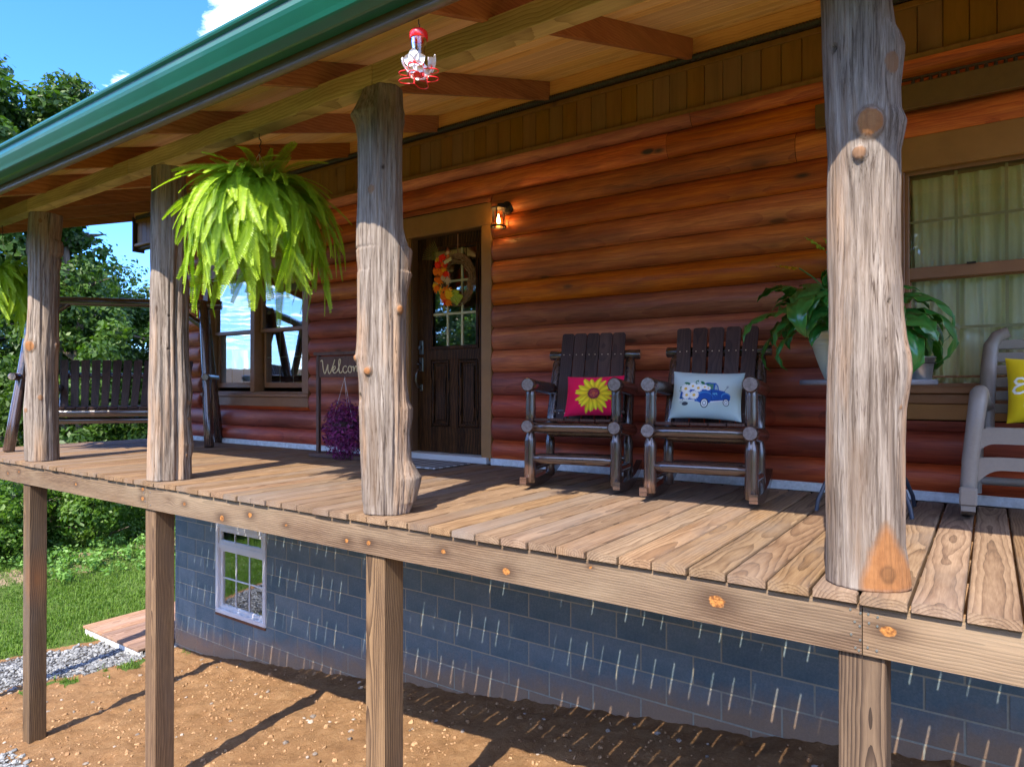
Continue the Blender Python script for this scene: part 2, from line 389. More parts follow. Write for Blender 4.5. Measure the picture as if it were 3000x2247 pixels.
M['weedgrass'] = M['weed']
print('materials ok')

# ---------------------------------------------------------------- ground
W = 2.281            # face plane of the cabin wall
CORN = -8.74         # left corner of the cabin
def gz(x, y):
    x = np.asarray(x, float); y = np.asarray(y, float)
    s = -1.5+.147*np.clip(x, -8.1, 2.2)
    k = np.clip((-8.1-x)/1.4, 0, 1); s = s-.10*k*k*(3-2*k)
    s = s+.30*np.exp(-((x+13.6+.15*y)/.9)**2)*(.6+.8*vnoise(x*.6, y*.6, 5))*np.clip((y+.5)/1.5, 0, 1)
    s = s-.03*np.clip(-y-.5, 0, 25)
    d = np.sqrt((x+5)**2+(y)**2); s = s+.07*np.clip(d-38, 0, 120)
    return s
def region(x, y):
    n = fbm(x*1.3, y*1.3, 3, 4)-.5; n2 = fbm(x*5, y*5, 9, 3)-.45
    e1 = -10.05+.55*(y-1.)*.4 + n*.7         # lawn / gravel line
    e2 = -8.95+.5*n+.35*(y-.8)               # gravel / clay line
    gravel = np.clip((x-e1)/.12, 0, 1)*np.clip((e2-x)/.15, 0, 1)
    front = np.clip((-.12+n*.5-y)/.15, 0, 1)*np.clip((-5.6+n*2.5-x)/.5, 0, 1)
    gravel = np.maximum(gravel, front*.9)
    lawn = np.clip((e1-x)/.12, 0, 1); tuft = np.clip((n2-.10)/.08, 0, 1)*np.exp(-((x-e2-.1)/.25)**2)
    lawn = np.maximum(lawn, tuft); lawn = np.maximum(lawn, np.clip((-2.2+n*2-y)/.5, 0, 1))
    ridge = np.exp(-((x+13.3+.15*y)/.8)**2)*np.clip((y+.2)/1., 0, 1); bare = np.clip(ridge*1.3-.75+n2*1.8, 0, 1)
    bare = np.maximum(bare, np.clip((fbm(x*.9, y*2.2, 31, 3)-.68)/.06, 0, 1)*(x < -10))
    return gravel*(1-lawn), lawn, bare
def make_ground():
    def axis(lo, hi, st, far):
        a = list(np.arange(lo, hi+st/2, st)); s = st; p = a[0]
        L = []
        while p > -far: s *= 1.12; p -= s; L.append(p)
        s = st; p = a[-1]; Rr = []
        while p < far: s *= 1.12; p += s; Rr.append(p)
        return np.array(L[::-1]+a+Rr)
    xs = axis(-10.6, .4, .03, 170); ys = axis(-.6, 2.35, .03, 170)
    X, Y = np.meshgrid(xs, ys, indexing='ij'); Z = gz(X, Y)
    near = np.clip(1-np.maximum(np.abs(X+5)-7, 0)/4, 0, 1)*np.clip(1-np.maximum(np.abs(Y-1)-3, 0)/4, 0, 1)
    gr, lw, br = region(X, Y)
    clod = (fbm(X*6, Y*6, 40, 4)-.47)*.075+(fbm(X*22, Y*22, 50, 3)-.44)*.035
    Z = Z+clod*near*(1-lw*.6) + (fbm(X*.25, Y*.25, 70, 3)-.45)*.25*np.clip((np.abs(X+5)-8)/10, 0, 1)
    # clay washed against the foundation
    n0, n1 = X.shape
    V = np.stack([X, Y, Z], -1).reshape(-1, 3)
    i = np.arange(n0*n1).reshape(n0, n1)
    F = np.stack([i[:-1, :-1], i[1:, :-1], i[1:, 1:], i[:-1, 1:]], -1).reshape(-1, 4)
    woods = np.clip((-14.2-.15*Y+2*(fbm(X*.3, Y*.3, 80, 2)-.5)-X)/.8, 0, 1)
    me = raw_mesh('ground', V, F, True, {'gravel': gr.ravel(), 'lawn': lw.ravel(), 'bare': br.ravel(), 'woods': woods.ravel()})
    t = NT('clay_gravel_and_lawn'); v = t.obj(False)
    n1_ = t.noise(v, 3.5, 6, .65); n2 = t.noise(v, 38, 5, .7); n3 = t.noise(v, 160, 3, .7)
    clay = t.ramp(t.math('ADD', t.math('MULTIPLY', n1_, .5), t.math('MULTIPLY', n2, .5)), [(.28, (.16, .076, .032)), (.5, (.275, .152, .070)), (.72, (.37, .23, .120))])
    clay = t.mix(t.rng(n3, .55, .8, 0, .5), clay, (.45, .31, .18))
    vo = t.n('ShaderNodeTexVoronoi'); t.l(v, vo.inputs['Vector']); vo.inputs['Scale'].default_value = 42
    grav = t.mix(vo.outputs['Color'], (.10, .105, .115), (.29, .30, .32)); grav = t.mix(t.rng(vo.outputs['Distance'], .3, .6), grav, (.05, .045, .04))
    soil = t.mix(n2, (.045, .075, .015), (.10, .15, .03)); lawnc = t.mix(t.rng(n1_, .35, .65), soil, (.10, .17, .035))
    bare = t.mix(n2, (.22, .15, .09), (.40, .30, .20))
    brk = t.rng(n2, .3, .7, -.3, .3)
    def m_(a): return t.rng(t.math('ADD', t.attr(a).outputs['Fac'], brk), .4, .6)
    c = t.mix(m_('gravel'), clay, grav); c = t.mix(m_('lawn'), c, lawnc); c = t.mix(m_('bare'), c, bare); c = t.mix(m_('woods'), c, t.mix(n2, (.03, .022, .012), (.10, .065, .035)))
    t.set(color=c, rough=.95, spec=.15); t.bump(t.math('ADD', t.math('MULTIPLY', n2, .7), n3), .95, .02)
    struct('ground', me, t.m)
make_ground()

ICO = None
def ico():
    p = (1+5**.5)/2
    V = np.array([(-1, p, 0), (1, p, 0), (-1, -p, 0), (1, -p, 0), (0, -1, p), (0, 1, p), (0, -1, -p), (0, 1, -p), (p, 0, -1), (p, 0, 1), (-p, 0, -1), (-p, 0, 1)])/1.9
    F = np.array([(0, 11, 5), (0, 5, 1), (0, 1, 7), (0, 7, 10), (0, 10, 11), (1, 5, 9), (5, 11, 4), (11, 10, 2), (10, 7, 6), (7, 1, 8), (3, 9, 4), (3, 4, 2), (3, 2, 6), (3, 6, 8), (3, 8, 9), (4, 9, 5), (2, 4, 11), (6, 2, 10), (8, 6, 7), (9, 8, 1)])
    return V, F
def rocks(name, P, size, mat, label, squash=.65):
    V0, F0 = ico(); n = len(P)
    V = V0[None]*(1+rng.normal(0, .17, (n, 12, 1)))
    a = rng.uniform(0, 6.28, n); c, s = np.cos(a), np.sin(a)
    V = V*np.stack([rng.uniform(.7, 1.3, n), rng.uniform(.7, 1.3, n), rng.uniform(.4, .9, n)*squash/.65], -1)[:, None, :]
    V = np.stack([V[..., 0]*c[:, None]-V[..., 1]*s[:, None], V[..., 0]*s[:, None]+V[..., 1]*c[:, None], V[..., 2]], -1)
    V = V*size[:, None, None]+P[:, None, :]
    F = (F0[None]+np.arange(n)[:, None, None]*12).reshape(-1, 3)
    lv = np.repeat(rng.random(n), 12)
    o = link(name, raw_mesh(name, V.reshape(-1, 3), F, False, {'lv': lv}), mat, label=label, kind='stuff'); return o
def rockmat(name, a, b):
    t = NT(name); l = t.attr('lv').outputs['Fac']; n = t.noise(t.obj(False), 60, 3)
    t.set(color=t.mix(t.math('ADD', t.math('MULTIPLY', l, .8), t.math('MULTIPLY', n, .25)), a, b), rough=.9, spec=.2); return t.m
def scatter(n, x0, x1, y0, y1, f, lift=0.):
    x = rng.uniform(x0, x1, n); y = rng.uniform(y0, y1, n); k = rng.random(n) < f(x, y); x, y = x[k], y[k]
    cl = (fbm(x*6, y*6, 40, 4)-.47)*.075+(fbm(x*22, y*22, 50, 3)-.44)*.035
    near = np.clip(1-np.maximum(np.abs(x+5)-7, 0)/4, 0, 1)*np.clip(1-np.maximum(np.abs(y-1)-3, 0)/4, 0, 1)
    return np.stack([x, y, gz(x, y)+cl*near*(1-region(x, y)[1]*.6)+lift], -1)
P = scatter(26000, -10.9, -5., -1.2, 3.2, lambda x, y: region(x, y)[0]*1.0, .004)
rocks('gravel', P, rng.uniform(.010, .026, len(P)), rockmat('grey_gravel', (.08, .085, .092), (.30, .31, .32)), 'loose grey gravel laid between the lawn and the bare clay')
P = scatter(9000, -9.2, .3, -.8, 2.24, lambda x, y: (1-region(x, y)[0])*(1-region(x, y)[1])*np.clip(fbm(x*2, y*2, 90, 3)*2.2-.55, .08, 1), .0)
rocks('clay_clods', P, rng.gamma(1.9, .0030, len(P))+.003, rockmat('orange_clay_clods', (.20, .105, .050), (.36, .23, .125)), 'crumbled orange clay clods scattered on the bare ground', .9)
P = scatter(170, -9.2, .3, -.8, 2.24, lambda x, y: (1-region(x, y)[1])*.9, .004)
rocks('stones', P, rng.uniform(.010, .026, len(P)), rockmat('grey_stones', (.10, .085, .075), (.38, .32, .27)), 'small grey stones scattered on the bare clay')

def blades(name, P, h, mat, label, wid=.006, lean=.5):
    n = len(P); a = rng.uniform(0, 6.28, n); d = np.stack([np.cos(a), np.sin(a), np.zeros(n)], -1); q = np.stack([-np.sin(a), np.cos(a), np.zeros(n)], -1)
    l = rng.uniform(0, lean, n)[:, None]; h = h[:, None]
    b0 = P-q*wid; b1 = P+q*wid; up = np.array([0, 0, 1.])
    m0 = P+up*h*.6+d*h*l*.3-q*wid*.7; m1 = m0+q*wid*1.4; tp = P+up*h*(1-.3*l)+d*h*l
    V = np.stack([b0, b1, m1, m0, tp], 1).reshape(-1, 3); i = np.arange(n)[:, None]*5
    F = np.concatenate([i+np.array([[0, 1, 2]]), i+np.array([[0, 2, 3]]), i+np.array([[3, 2, 4]])], 0)
    link(name, raw_mesh(name, V, F, False, {'lv': np.repeat(rng.random(n), 5)}), mat, label=label, kind='stuff')
def lawn_d(x, y): return region(x, y)[1]*(1-.8*region(x, y)[2])*np.clip(fbm(x*1.5, y*1.5, 12, 3)*1.8-.2, .25, 1)
P = scatter(230000, -15.5, -8.3, -3., 7.5, lambda x, y: lawn_d(x, y))
blades('grass', P, rng.uniform(.03, .075, len(P)), M['grass'], 'short green lawn grass growing beyond the gravel', .006, .9)

# ---------------------------------------------------------------- woods
def leaf_cloud(cs, rs, per, size, shell=.55):
    """leaf-sized faces spread through clumps"""
    cs = np.asarray(cs); n = len(cs)*per
    c = np.repeat(cs, per, 0); r = np.repeat(np.asarray(rs), per)
    d = rng.normal(size=(n, 3)); d /= np.linalg.norm(d, axis=1)[:, None]; rad = r*(shell+(1-shell)*rng.random(n)**.6)*(1+.12*rng.normal(size=n))
    P = c+d*rad[:, None]*np.array([1, 1, .78])
    nrm = d*.8+rng.normal(size=(n, 3))*.55+np.array([0, 0, .45]); nrm /= np.linalg.norm(nrm, axis=1)[:, None]
    t = np.cross(nrm, rng.normal(size=(n, 3))); t /= np.linalg.norm(t, axis=1)[:, None]; b = np.cross(nrm, t)
    s = (size*rng.uniform(.6, 1.25, n))[:, None]
    V = np.stack([P-t*s*.5, P+b*s*.28-nrm*s*.05, P+t*s*.55-nrm*s*.14, P-b*s*.28-nrm*s*.05], 1).reshape(-1, 3)
    F = np.arange(n*4).reshape(-1, 4); cl = np.repeat(rng.random(len(cs)), per)
    lv = np.clip(.45*rng.random(n)+.55*cl, 0, 1)
    return V, F, np.repeat(lv, 4)
def tree_meshes(h, cr, base, nclump, per, size, seed, col='leaf'):
    r = np.random.default_rng(seed)
    cs = []; rs = []
    while len(cs) < nclump:
        p = r.uniform(-1, 1, 3)
        q = np.linalg.norm(p)
        if q > 1 or q < .35: continue
        zc = base+(h-base)*(.5+.5*p[2]); w = cr*(1-.35*max(0, p[2]))*(.85+.3*math.sin(5*math.atan2(p[1], p[0])+seed))
        cs.append((p[0]*w, p[1]*w, zc)); rs.append(r.uniform(.45, .95)*cr/3.)
    V, F, lv = leaf_cloud(cs, rs, per, size)
    crown = raw_mesh('crown', V, F, False, {'lv': lv}); crown.materials.append(M[col])
    g = G(); top = h*.8
    P = [(0, 0, -.3)]; rr = [h*.022+.04]
    for i in range(1, 7):
        P.append((r.normal(0, .06*h*.1), r.normal(0, .06*h*.1), top*i/6)); rr.append((h*.020+.03)*(1-i/7))
    g.tube(P, rr, 8)
    for i in range(9):
        z = base*.7+(top-base*.7)*r.random(); a = r.uniform(0, 6.28); L = cr*r.uniform(.5, .95)
        g.tube([(0, 0, z), (math.cos(a)*L*.5, math.sin(a)*L*.5, z+L*.35), (math.cos(a)*L, math.sin(a)*L, z+L*.5)], [h*.008+.012, h*.005+.01, .008], 6)
    return crown, g.mesh('trunk')
TREES = [tree_meshes(9.5, 3.2, 1.6, 95, 260, .19, 1), tree_meshes(7.5, 2.6, .6, 80, 260, .17, 2), tree_meshes(11, 3.4, 2.6, 95, 260, .20, 3), tree_meshes(11.0, 1.9, 5.6, 62, 300, .19, 11), tree_meshes(11.6, 2.2, 4.6, 70, 300, .19, 12), tree_meshes(11.5, 1.55, 7.2, 50, 300, .18, 13)]
BUSH = [tree_meshes(2.2, 1.3, .05, 34, 220, .10, 5, 'leaf2'), tree_meshes(1.3, .9, .02, 22, 200, .085, 6, 'leaf2')]
def put_tree(kind, x, y, s, rot, name, label, cat, group, meshes=TREES, zo=0.):
    z = float(gz(x, y))-.1+zo
    t = thing(name, label, cat, (x, y, z), (0, 0, rot), group); t.scale = (s, s, s*random.uniform(.92, 1.1))
    c, k = meshes[kind]; link('crown', c, None, t); link('trunk', k, M['bark'], t); return t
# lone trees that show against the sky, then the edge of the woods
put_tree(5, -18.95, 5.0, 1.0, 1., 'oak_tree', 'tall leafy oak rising against the blue sky above the gutter', 'tree', None)
put_tree(4, -20.2, 3.4, 1.08, 2.2, 'oak_tree', 'tall broad tree cut by the left edge of the photo', 'tree', None)
wood_edge = [(-17.8, 4.8, 1, .84), (-17.6, 7.4, 1, .82), (-17.2, 10.2, 0, .66), (-18.8, 12.4, 1, .92), (-19.6, 8.6, 1, .98), (-20.2, 5.6, 1, .93), (-20.6, 11., 0, .72),
             (-22.5, 1.2, 2, .7), (-23, 8, 0, .84), (-23, 12, 0, .9), (-22, 15.5, 1, 1.15), (-19, 16, 1, 1.1), (-25, 4.5, 0, .8), (-17, 13.6, 1, .85),
             (-16.3, 17.5, 1, 1.1), (-26, 17, 2, .9), (-13, 20, 1, 1.1)]
for i, (x, y, k, s) in enumerate(wood_edge):
    put_tree(k, x, y, s, i*1.7, 'leafy_tree', 'dense leafy tree growing in the woods behind the porch swing', 'tree', 'trees of the woods beyond the lawn')
for i in range(46):
    y = -3.2+i*.31+random.uniform(-.2, .2); x = -14.9-.15*y+random.uniform(-.9, .5)
    put_tree(i % 2, x, y, random.uniform(.55, 1.05), i*2.1, 'bush', 'leafy green bush along the edge of the woods', 'bush', 'bushes along the edge of the woods', BUSH)
P = scatter(1500, -14.6, -12.9, .3, 6.5, lambda x, y: np.clip(fbm(x*1.5, y*1.5, 61, 3)*2-.7, 0, 1)*.6)
Vw, Fw, lw_ = leaf_cloud(P+np.array([0, 0, .12]), np.full(len(P), .16), 14, .085, .1)
link('weeds', raw_mesh('weeds', Vw, Fw, False, {'lv': lw_}), M['weed'], label='pale green weeds growing on the low bank before the woods', kind='stuff')
# trees across the yard, behind the camera, which the glass of door and windows mirrors
for i, (x, y, k, s) in enumerate([(-27, -16.2, 1, .85), (-25, -20, 1, 1.35), (-21, -24, 0, 1.3), (-24, -25, 0, 1.3), (-17.5, -20, 1, 1.3), (-19, -17, 1, 1.0), (-28, -23, 0, .5), (-16, -24, 1, 1.), (-11, -26, 0, 1.), (-6, -24, 0, 1.2), (-1.5, -25, 0, 1.35), (3, -23, 1, 1.6), (7, -25, 0, 1.4), (1, -27, 0, 1.4), (12, -22, 2, .8), (-33, -22, 2, .33), (17, -18, 0, .9)]):
    put_tree(k, x, y, s, i*1.3, 'leafy_tree', 'leafy tree across the yard, seen only mirrored in the window glass', 'tree', 'trees across the yard')

# ---------------------------------------------------------------- log cabin
cabin = thing('log_cabin', 'stained log cabin with a dark front door on a block foundation', 'log cabin', (0, 0, 0))
XR = 1.75
OPEN = [(-8.08, -6.0, .455, 2.12), (-4.645, -3.536, .0, 2.28), (-.515, .93, .475, 2.17)]
def log_seg(x0, x1, z0, z1, zc0, zc1, seed, e0=True, e1=True):
    """one length of D-profile log siding"""
    r = np.random.default_rng(seed); zc = (zc0+zc1)/2; hh = (zc1-zc0)/2
    zs = [z0]+[z for z in np.linspace(zc0, zc1, 15)[1:-1] if z0+.004 < z < z1-.004]+[z1]
    nx = max(4, int((x1-x0)/.12)); xs = [x0, x0+.008, x0+.03]+list(np.linspace(x0+.06, x1-.06, nx))+[x1-.03, x1-.008, x1]
    k = {0: .1, 1: .72, 2: .95}
    V = []
    for i, x in enumerate(xs):
        f = min(k.get(i, 1.) if e0 else 1., k.get(len(xs)-1-i, 1.) if e1 else 1.)
        wob = .0025*math.sin(x*2.3+seed)+.0015*math.sin(x*7.1+seed*3)
        for z in zs:
            u = min(1, abs((z-zc)/hh)); y = W+.008-(.062*max(0, 1-u**2.05)**.62+.002)*f-wob*(1-u*u)
            V.append((x, y, z))
    n = len(zs); F = []
    for i in range(len(xs)-1):
        for j in range(n-1): F.append((i*n+j, (i+1)*n+j, (i+1)*n+j+1, i*n+j+1))
    return V, F
n_log = 0
for k in range(-1, 14):
    zc0 = .024+.194*k; zc1 = zc0+.194
    lo = max(zc0, .058); hi = min(zc1, 2.632)
    if hi-lo < .02: continue
    joints = sorted({CORN, XR} | set({13: [-1.74, 1.1], 12: [-1.92], 11: [-1.03], 8: [.3], 5: [-6.9], 3: [1.1]}.get(k, [])))
    for a, b in zip(joints[:-1], joints[1:]):
        # cut around openings
        segs = [(a+.0015, b-.0015, lo, hi)]
        for (ox0, ox1, oz0, oz1) in OPEN:
            new = []
            for (p, q, z0, z1) in segs:
                if q <= ox0 or p >= ox1 or z1 <= oz0 or z0 >= oz1: new.append((p, q, z0, z1)); continue
                if p < ox0-.02: new.append((p, ox0, z0, z1))
                if q > ox1+.02: new.append((ox1, q, z0, z1))
                m0, m1 = max(p, ox0), min(q, ox1)
                if z0 < oz0-.01: new.append((m0, m1, z0, oz0))
                if z1 > oz1+.01: new.append((m0, m1, oz1, z1))
            segs = new
        for (p, q, z0, z1) in segs:
            if q-p < .05: continue
            V, F = log_seg(p, q, z0+.001, z1-.001, zc0, zc1, n_log*7+k, abs(p-a) > .01, abs(q-b) > .01)
            g = G().add(V, F, True); me = g.mesh('log')
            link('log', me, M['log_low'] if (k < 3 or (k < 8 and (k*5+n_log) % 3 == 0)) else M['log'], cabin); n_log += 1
# dark sheathing behind the siding and the room volume (closed box, real wall thickness) with the openings left free
def wall_slab(name, y0, y1, z0, z1, opens, mat, x0=CORN, x1=XR):
    g = G(); xs = sorted({x0, x1} | {o for q in opens for o in q[:2]}); zs = sorted({z0, z1} | {o for q in opens for o in q[2:]})
    xs = [x for x in xs if x0 <= x <= x1]; zs = [z for z in zs if z0 <= z <= z1]
    for a, b in zip(xs[:-1], xs[1:]):
        for c, d in zip(zs[:-1], zs[1:]):
            mx, mz = (a+b)/2, (c+d)/2
            if any(q[0] < mx < q[1] and q[2] < mz < q[3] for q in opens): continue
            g.box(a, b, y0, y1, c, d, 0)
    return wpart(name, g, mat, cabin)
IO = [(-7.99, -6.08, .6, 2.04), (-4.56, -3.63, .03, 2.12), (-.43, .85, .66, 2.0)]
M['sheath'] = plain('dark_wall_joint', (.02, .009, .004), .9)
wall_slab('sheathing', W+.009, W+.14, .0, 3.2, IO, M['sheath'])
g = G(); g.box(CORN, CORN+.12, W+.142, 7.5, -2.9, 3.3, 0); wpart('side_wall', g, plain('side_log_wall', (.22, .08, .03), .6, nscale=4), cabin)
g = G(); g.box(CORN, XR+6, 7.5, 7.62, -2.9, 4.4, 0); wpart('back_wall', g, M['dark_int'], cabin)
g = G(); g.box(CORN+.13, XR+6, W+.142, 7.49, -.12, -.02, 0); wpart('room_floor', g, M['dark_int'], cabin)
g = G(); g.box(CORN+.13, XR+6, W+.142, 7.49, 2.7, 2.8, 0); wpart('room_ceiling', g, M['dark_int'], cabin)
g = G(); g.box(XR+5.9, XR+6, W+.142, 7.49, -2.9, 4.3, 0); g.box(XR, XR+6, W, W+.14, -2.9, 4.3, 0); wpart('far_wall', g, M['dark_int'], cabin)
g = G(); g.box(-5.2, -5.1, W+.15, 7.4, 0, 2.69, 0); g.box(-2.5, -2.4, W+.15, 7.4, 0, 2.69, 0); wpart('partition', g, plain('pale_room_wall', (.35, .33, .30), .8), cabin)
# upper band of vertical boards, trims, rope light, flashing
pb = []
for i in range(3):
    g = G(); g.prism([(-.0645, 0), (-.0645, -.0055), (-.0605, -.012), (.0605, -.012), (.0645, -.0055), (.0645, 0)], 'Z', 0, .31); pb.append(g.mesh('panel_board'))
x = -9.66; i = 0
while x < XR:
    link('panel_board', pb[i % 3], M['panel'], cabin, loc=(x, W-.004, 2.667)); x += .1303; i += 1
g = G(); g.box(-9.75, XR, W-.048, W-.002, 2.63, 2.668, .004); wpart('lower_trim', g, M['panel'], cabin)
g = G(); g.box(-9.75, XR, W-.030, W-.002, 2.962, 3.0, .003); wpart('upper_trim', g, M['panel'], cabin)
g = G(); g.box(-9.75, CORN, W, W+.10, 2.60, 3.02, .0); g.box(-9.78, -9.75, W-.06, W+.10, 2.56, 3.04, .002); wpart('eave_end', g, plain('dark_end_trim', (.05, .025, .015), .6), cabin)
P = [(xx, W-.035, 3.028) for xx in np.linspace(-9.7, XR, 1100)]
g = G(); g.tube(P, [.024+.0035*(i % 2) for i in range(1100)], 8, smooth=False); wpart('rope_light', g, M['strip'], cabin)
g = G(); g.box(CORN, -4.66, W-.06, W-.01, .001, .058, .004); g.box(-3.52, XR, W-.06, W-.01, .001, .058, .004); wpart('flashing', g, M['flash'], cabin)
# metal ledge over the right window
g = G(); g.box(-.9, XR, W-.095, W-.05, 2.325, 2.475, .004)
wpart('wall_ledge', g, M['ledge'], cabin)
g = G(); x = -.36
while x < XR: g.tube([(x, W-.085, 2.47), (x, W-.085, 2.488), (x, W-.085, 2.503)], [.0105, .0105, .006], 8); x += .0445
g.box(-.42, XR, W-.092, W-.078, 2.497, 2.512, .001); wpart('ledge_comb', g, M['strip'], cabin)

def frame_boards(g, x0, x1, z0, z1, w, y0, y1, c=.003, top=None, bot=None, sides=(1, 1)):
    t = w if top is None else top; b = w if bot is None else bot
    g.box(x0, x0+w, y0, y1, z0+b, z1-t, c); g.box(x1-w, x1, y0, y1, z0+b, z1-t, c)
    if t: g.box(x0, x1, y0-.001, y1, z1-t, z1, c)
    if b: g.box(x0, x1, y0-.001, y1, z0, z0+b, c)
def window_unit(x0, x1, z0, z1, cols, casing, apron, mid, glass, curt=None):
    """double-hung window: casing > sashes with glass and muntins; x0..z1 is the glazed opening"""
    w = link('window', G().box(x0-.001, x1+.001, W+.09, W+.1, z0-.05, z0-.045, 0), M['sash'], cabin)
    y = W-.028
    for ca_, cb_ in ((x0-.012-casing, x0-.012), (x1+.012, x1+.012+casing)): link('casing', G().box(ca_, cb_, y, W+.008, z0-.06, z1+.02, .003), M['sash'], w)
    hd = G(); hd.box(x0-.012-casing, x1+.012+casing, y-.004, W+.008, z1+.02, z1+.22, .004); link('head_trim', hd, M['trim'], w)
    sl = G(); sl.box(x0-.03-casing, x1+.03+casing, y-.022, W+.008, z0-.10, z0-.06, .005); link('window_sill', sl, M['sash'], w)
    ap = G(); ap.box(x0-.012-casing, x1+.012+casing, y-.004, W+.008, apron, z0-.102, .004); link('apron', ap, M['sash'], w)
    jb = G(); frame_boards(jb, x0-.012, x1+.012, z0-.06, z1+.02, .022, W+.0, W+.13, .002); link('jamb', jb, M['sash'], w)
    return w
def sash(w, x0, x1, z0, z1, y, cols, rows, glass, rail=.035, stile=.03, mm=.012, bottom=None):
    s = G(); frame_boards(s, x0, x1, z0, z1, stile, y, y+.03, .003, rail, bottom or rail); so_ = link('sash', s, M['sash'], w)
    g = G(); g.add([(x0+stile, y+.014, z0+(bottom or rail)), (x1-stile, y+.014, z0+(bottom or rail)), (x1-stile, y+.014, z1-rail), (x0+stile, y+.014, z1-rail)], [(0, 1, 2, 3)])
    link('pane', g, glass, w)
    m = G(); gx0, gx1, gz0, gz1 = x0+stile, x1-stile, z0+(bottom or rail), z1-rail
    for i in range(1, cols): xx = gx0+(gx1-gx0)*i/cols; m.box(xx-mm/2, xx+mm/2, y+.017, y+.022, gz0, gz1, .001)
    for j in range(1, rows): zz = gz0+(gz1-gz0)*j/rows; m.box(gx0, gx1, y+.0175, y+.0225, zz-mm/2, zz+mm/2, .001)
    link('muntins', m, M['muntin'], w)
# left double window
w1 = window_unit(-7.93, -6.12, .66, 1.98, 3, .105, .452, None, M['glass'])
w1['label'] = 'twin double-hung window with tan frame mirroring the swing'
for (a, b) in ((-7.93, -7.07), (-6.98, -6.12)):
    sash(w1, a+.02, b-.02, 1.31, 1.97, W+.045, 3, 2, M['glass'], rail=.035, bottom=.04)
    sash(w1, a+.035, b-.035, .665, 1.345, W+.085, 3, 2, M['glass'], bottom=.06)
g = G(); g.box(-7.065, -6.985, W-.02, W+.12, .62, 1.975, .003); link('mullion', g, M['sash'], w1)
bl = G()
for k in range(52): bl.box(-7.9, -7.09, W+.135, W+.145, .67+k*.025, .67+k*.025+.0246, .0); 
link('blind', bl, plain('white_window_blind', (.80, .82, .88), .6), w1)
# right wide window with curtain
w2 = window_unit(-.40, .82, .735, 1.955, 4, .10, .575, None, M['glass2'])
w2['label'] = 'wide window with a pale gathered curtain behind the glass'
sash(w2, -.405, .825, 1.325, 1.965, W+.02, 5, 2, M['glass2'], rail=.012, stile=.012, mm=.016, bottom=.07)
sash(w2, -.405, .825, .73, 1.33, W+.055, 5, 2, M['glass2'], rail=.012, stile=.022, mm=.016, bottom=.012)
g = G(); g.box(-.10, -.055, W+.004, W+.02, 1.392, 1.402, .001); link('sash_lock', g, M['black'], w2)
g = G(); g.box(-.512, .93, W-.035, W+.006, .48, .572, .003); link('lower_apron', g, M['trim'], w2)
V = []; nx = 260; zs = np.linspace(.66, 2.0, 14)
for xx in np.linspace(-.43, .85, nx):
    for z in zs:
        f = .020*math.sin(xx*58+2*math.sin(xx*9))+.012*math.sin(xx*131+z*1.5)+.008*math.sin(xx*23+z*2)
        V.append((xx+.008*math.sin(z*3+xx*20), W+.135+f*.8, z))
F = [(i*14+j, (i+1)*14+j, (i+1)*14+j+1, i*14+j+1) for i in range(nx-1) for j in range(13)]
t = NT('sheer_green_curtain'); nn = t.noise(t.obj(False, (3, 1, .6)), 3, 3)
t.set(color=t.mix(t.rng(nn, .35, .65), (.78, .76, .46), (.95, .93, .76)), rough=.9)
link('curtain', G().add(V, F, True), t.m, w2)

# front door
dr = link('front_door', G().box(-4.505, -3.65, W+.085, W+.13, .062, 2.09, .003), wood('ebony_stained_oak_door', (.0015, .001, .001), (.006, .003, .002), (.15, .060, .018), 'Z', rings=20, warp=1.3, rough=.4, knots=.0, streak=.8, bump=.4, tint=0, ringamt=1.2, spec=.12, coat=.0), cabin, label='dark stained front door with glazed upper half')
doorwood = dr.data.materials[0]
# cut the glazed opening by building the slab as stiles and rails
me = G()
me.box(-4.505, -4.335, W+.085, W+.13, .062, 2.09, .002); me.box(-3.762, -3.65, W+.085, W+.13, .062, 2.09, .002)
me.box(-4.335, -3.762, W+.085, W+.13, 1.985, 2.09, .002); me.box(-4.335, -3.762, W+.086, W+.13, .93, 1.03, .002); me.box(-4.335, -3.762, W+.086, W+.13, .062, .30, .002)
me.box(-4.105, -4.0, W+.086, W+.13, .30, .93, .002); me.box(-4.335, -4.105, W+.104, W+.13, .30, .93, .0); me.box(-4.0, -3.762, W+.104, W+.13, .30, .93, .0)
old = dr.data; dr.data = me.mesh('front_door'); dr.data.materials.append(doorwood); bpy.data.meshes.remove(old)
for (a, b) in ((-4.325, -4.115), (-3.99, -3.772)):
    g = G(); frame_boards(g, a, b, .31, .92, .022, W+.082, W+.104, .005); g.box(a+.045, b-.045, W+.088, W+.104, .36, .87, .012); link('door_panel', g, doorwood, dr)
g = G(); frame_boards(g, -4.34, -3.757, 1.025, 1.99, .032, W+.074, W+.088, .005); link('glazing_bead', g, doorwood, dr)
g = G(); gy = W+.10; g.add([(-4.31, gy, 1.055), (-3.785, gy, 1.055), (-3.785, gy, 1.96), (-4.31, gy, 1.96)], [(0, 1, 2, 3)]); link('pane', g, M['glass'], dr)
g = G()
for i in (1, 2): xx = -4.31+.525*i/3; g.box(xx-.0105, xx+.0105, gy-.010, gy-.003, 1.055, 1.96, .001)
for j in (1, 2): zz = 1.055+.905*j/3; g.box(-4.31, -3.785, gy-.0105, gy-.0025, zz-.0105, zz+.0105, .001)
link('muntins', g, plain('cream_door_muntin', (.62, .56, .34), .5), dr)
g = G(); chrome = plain('pewter_door_hardware', (.16, .15, .14), .3, metal=.9)
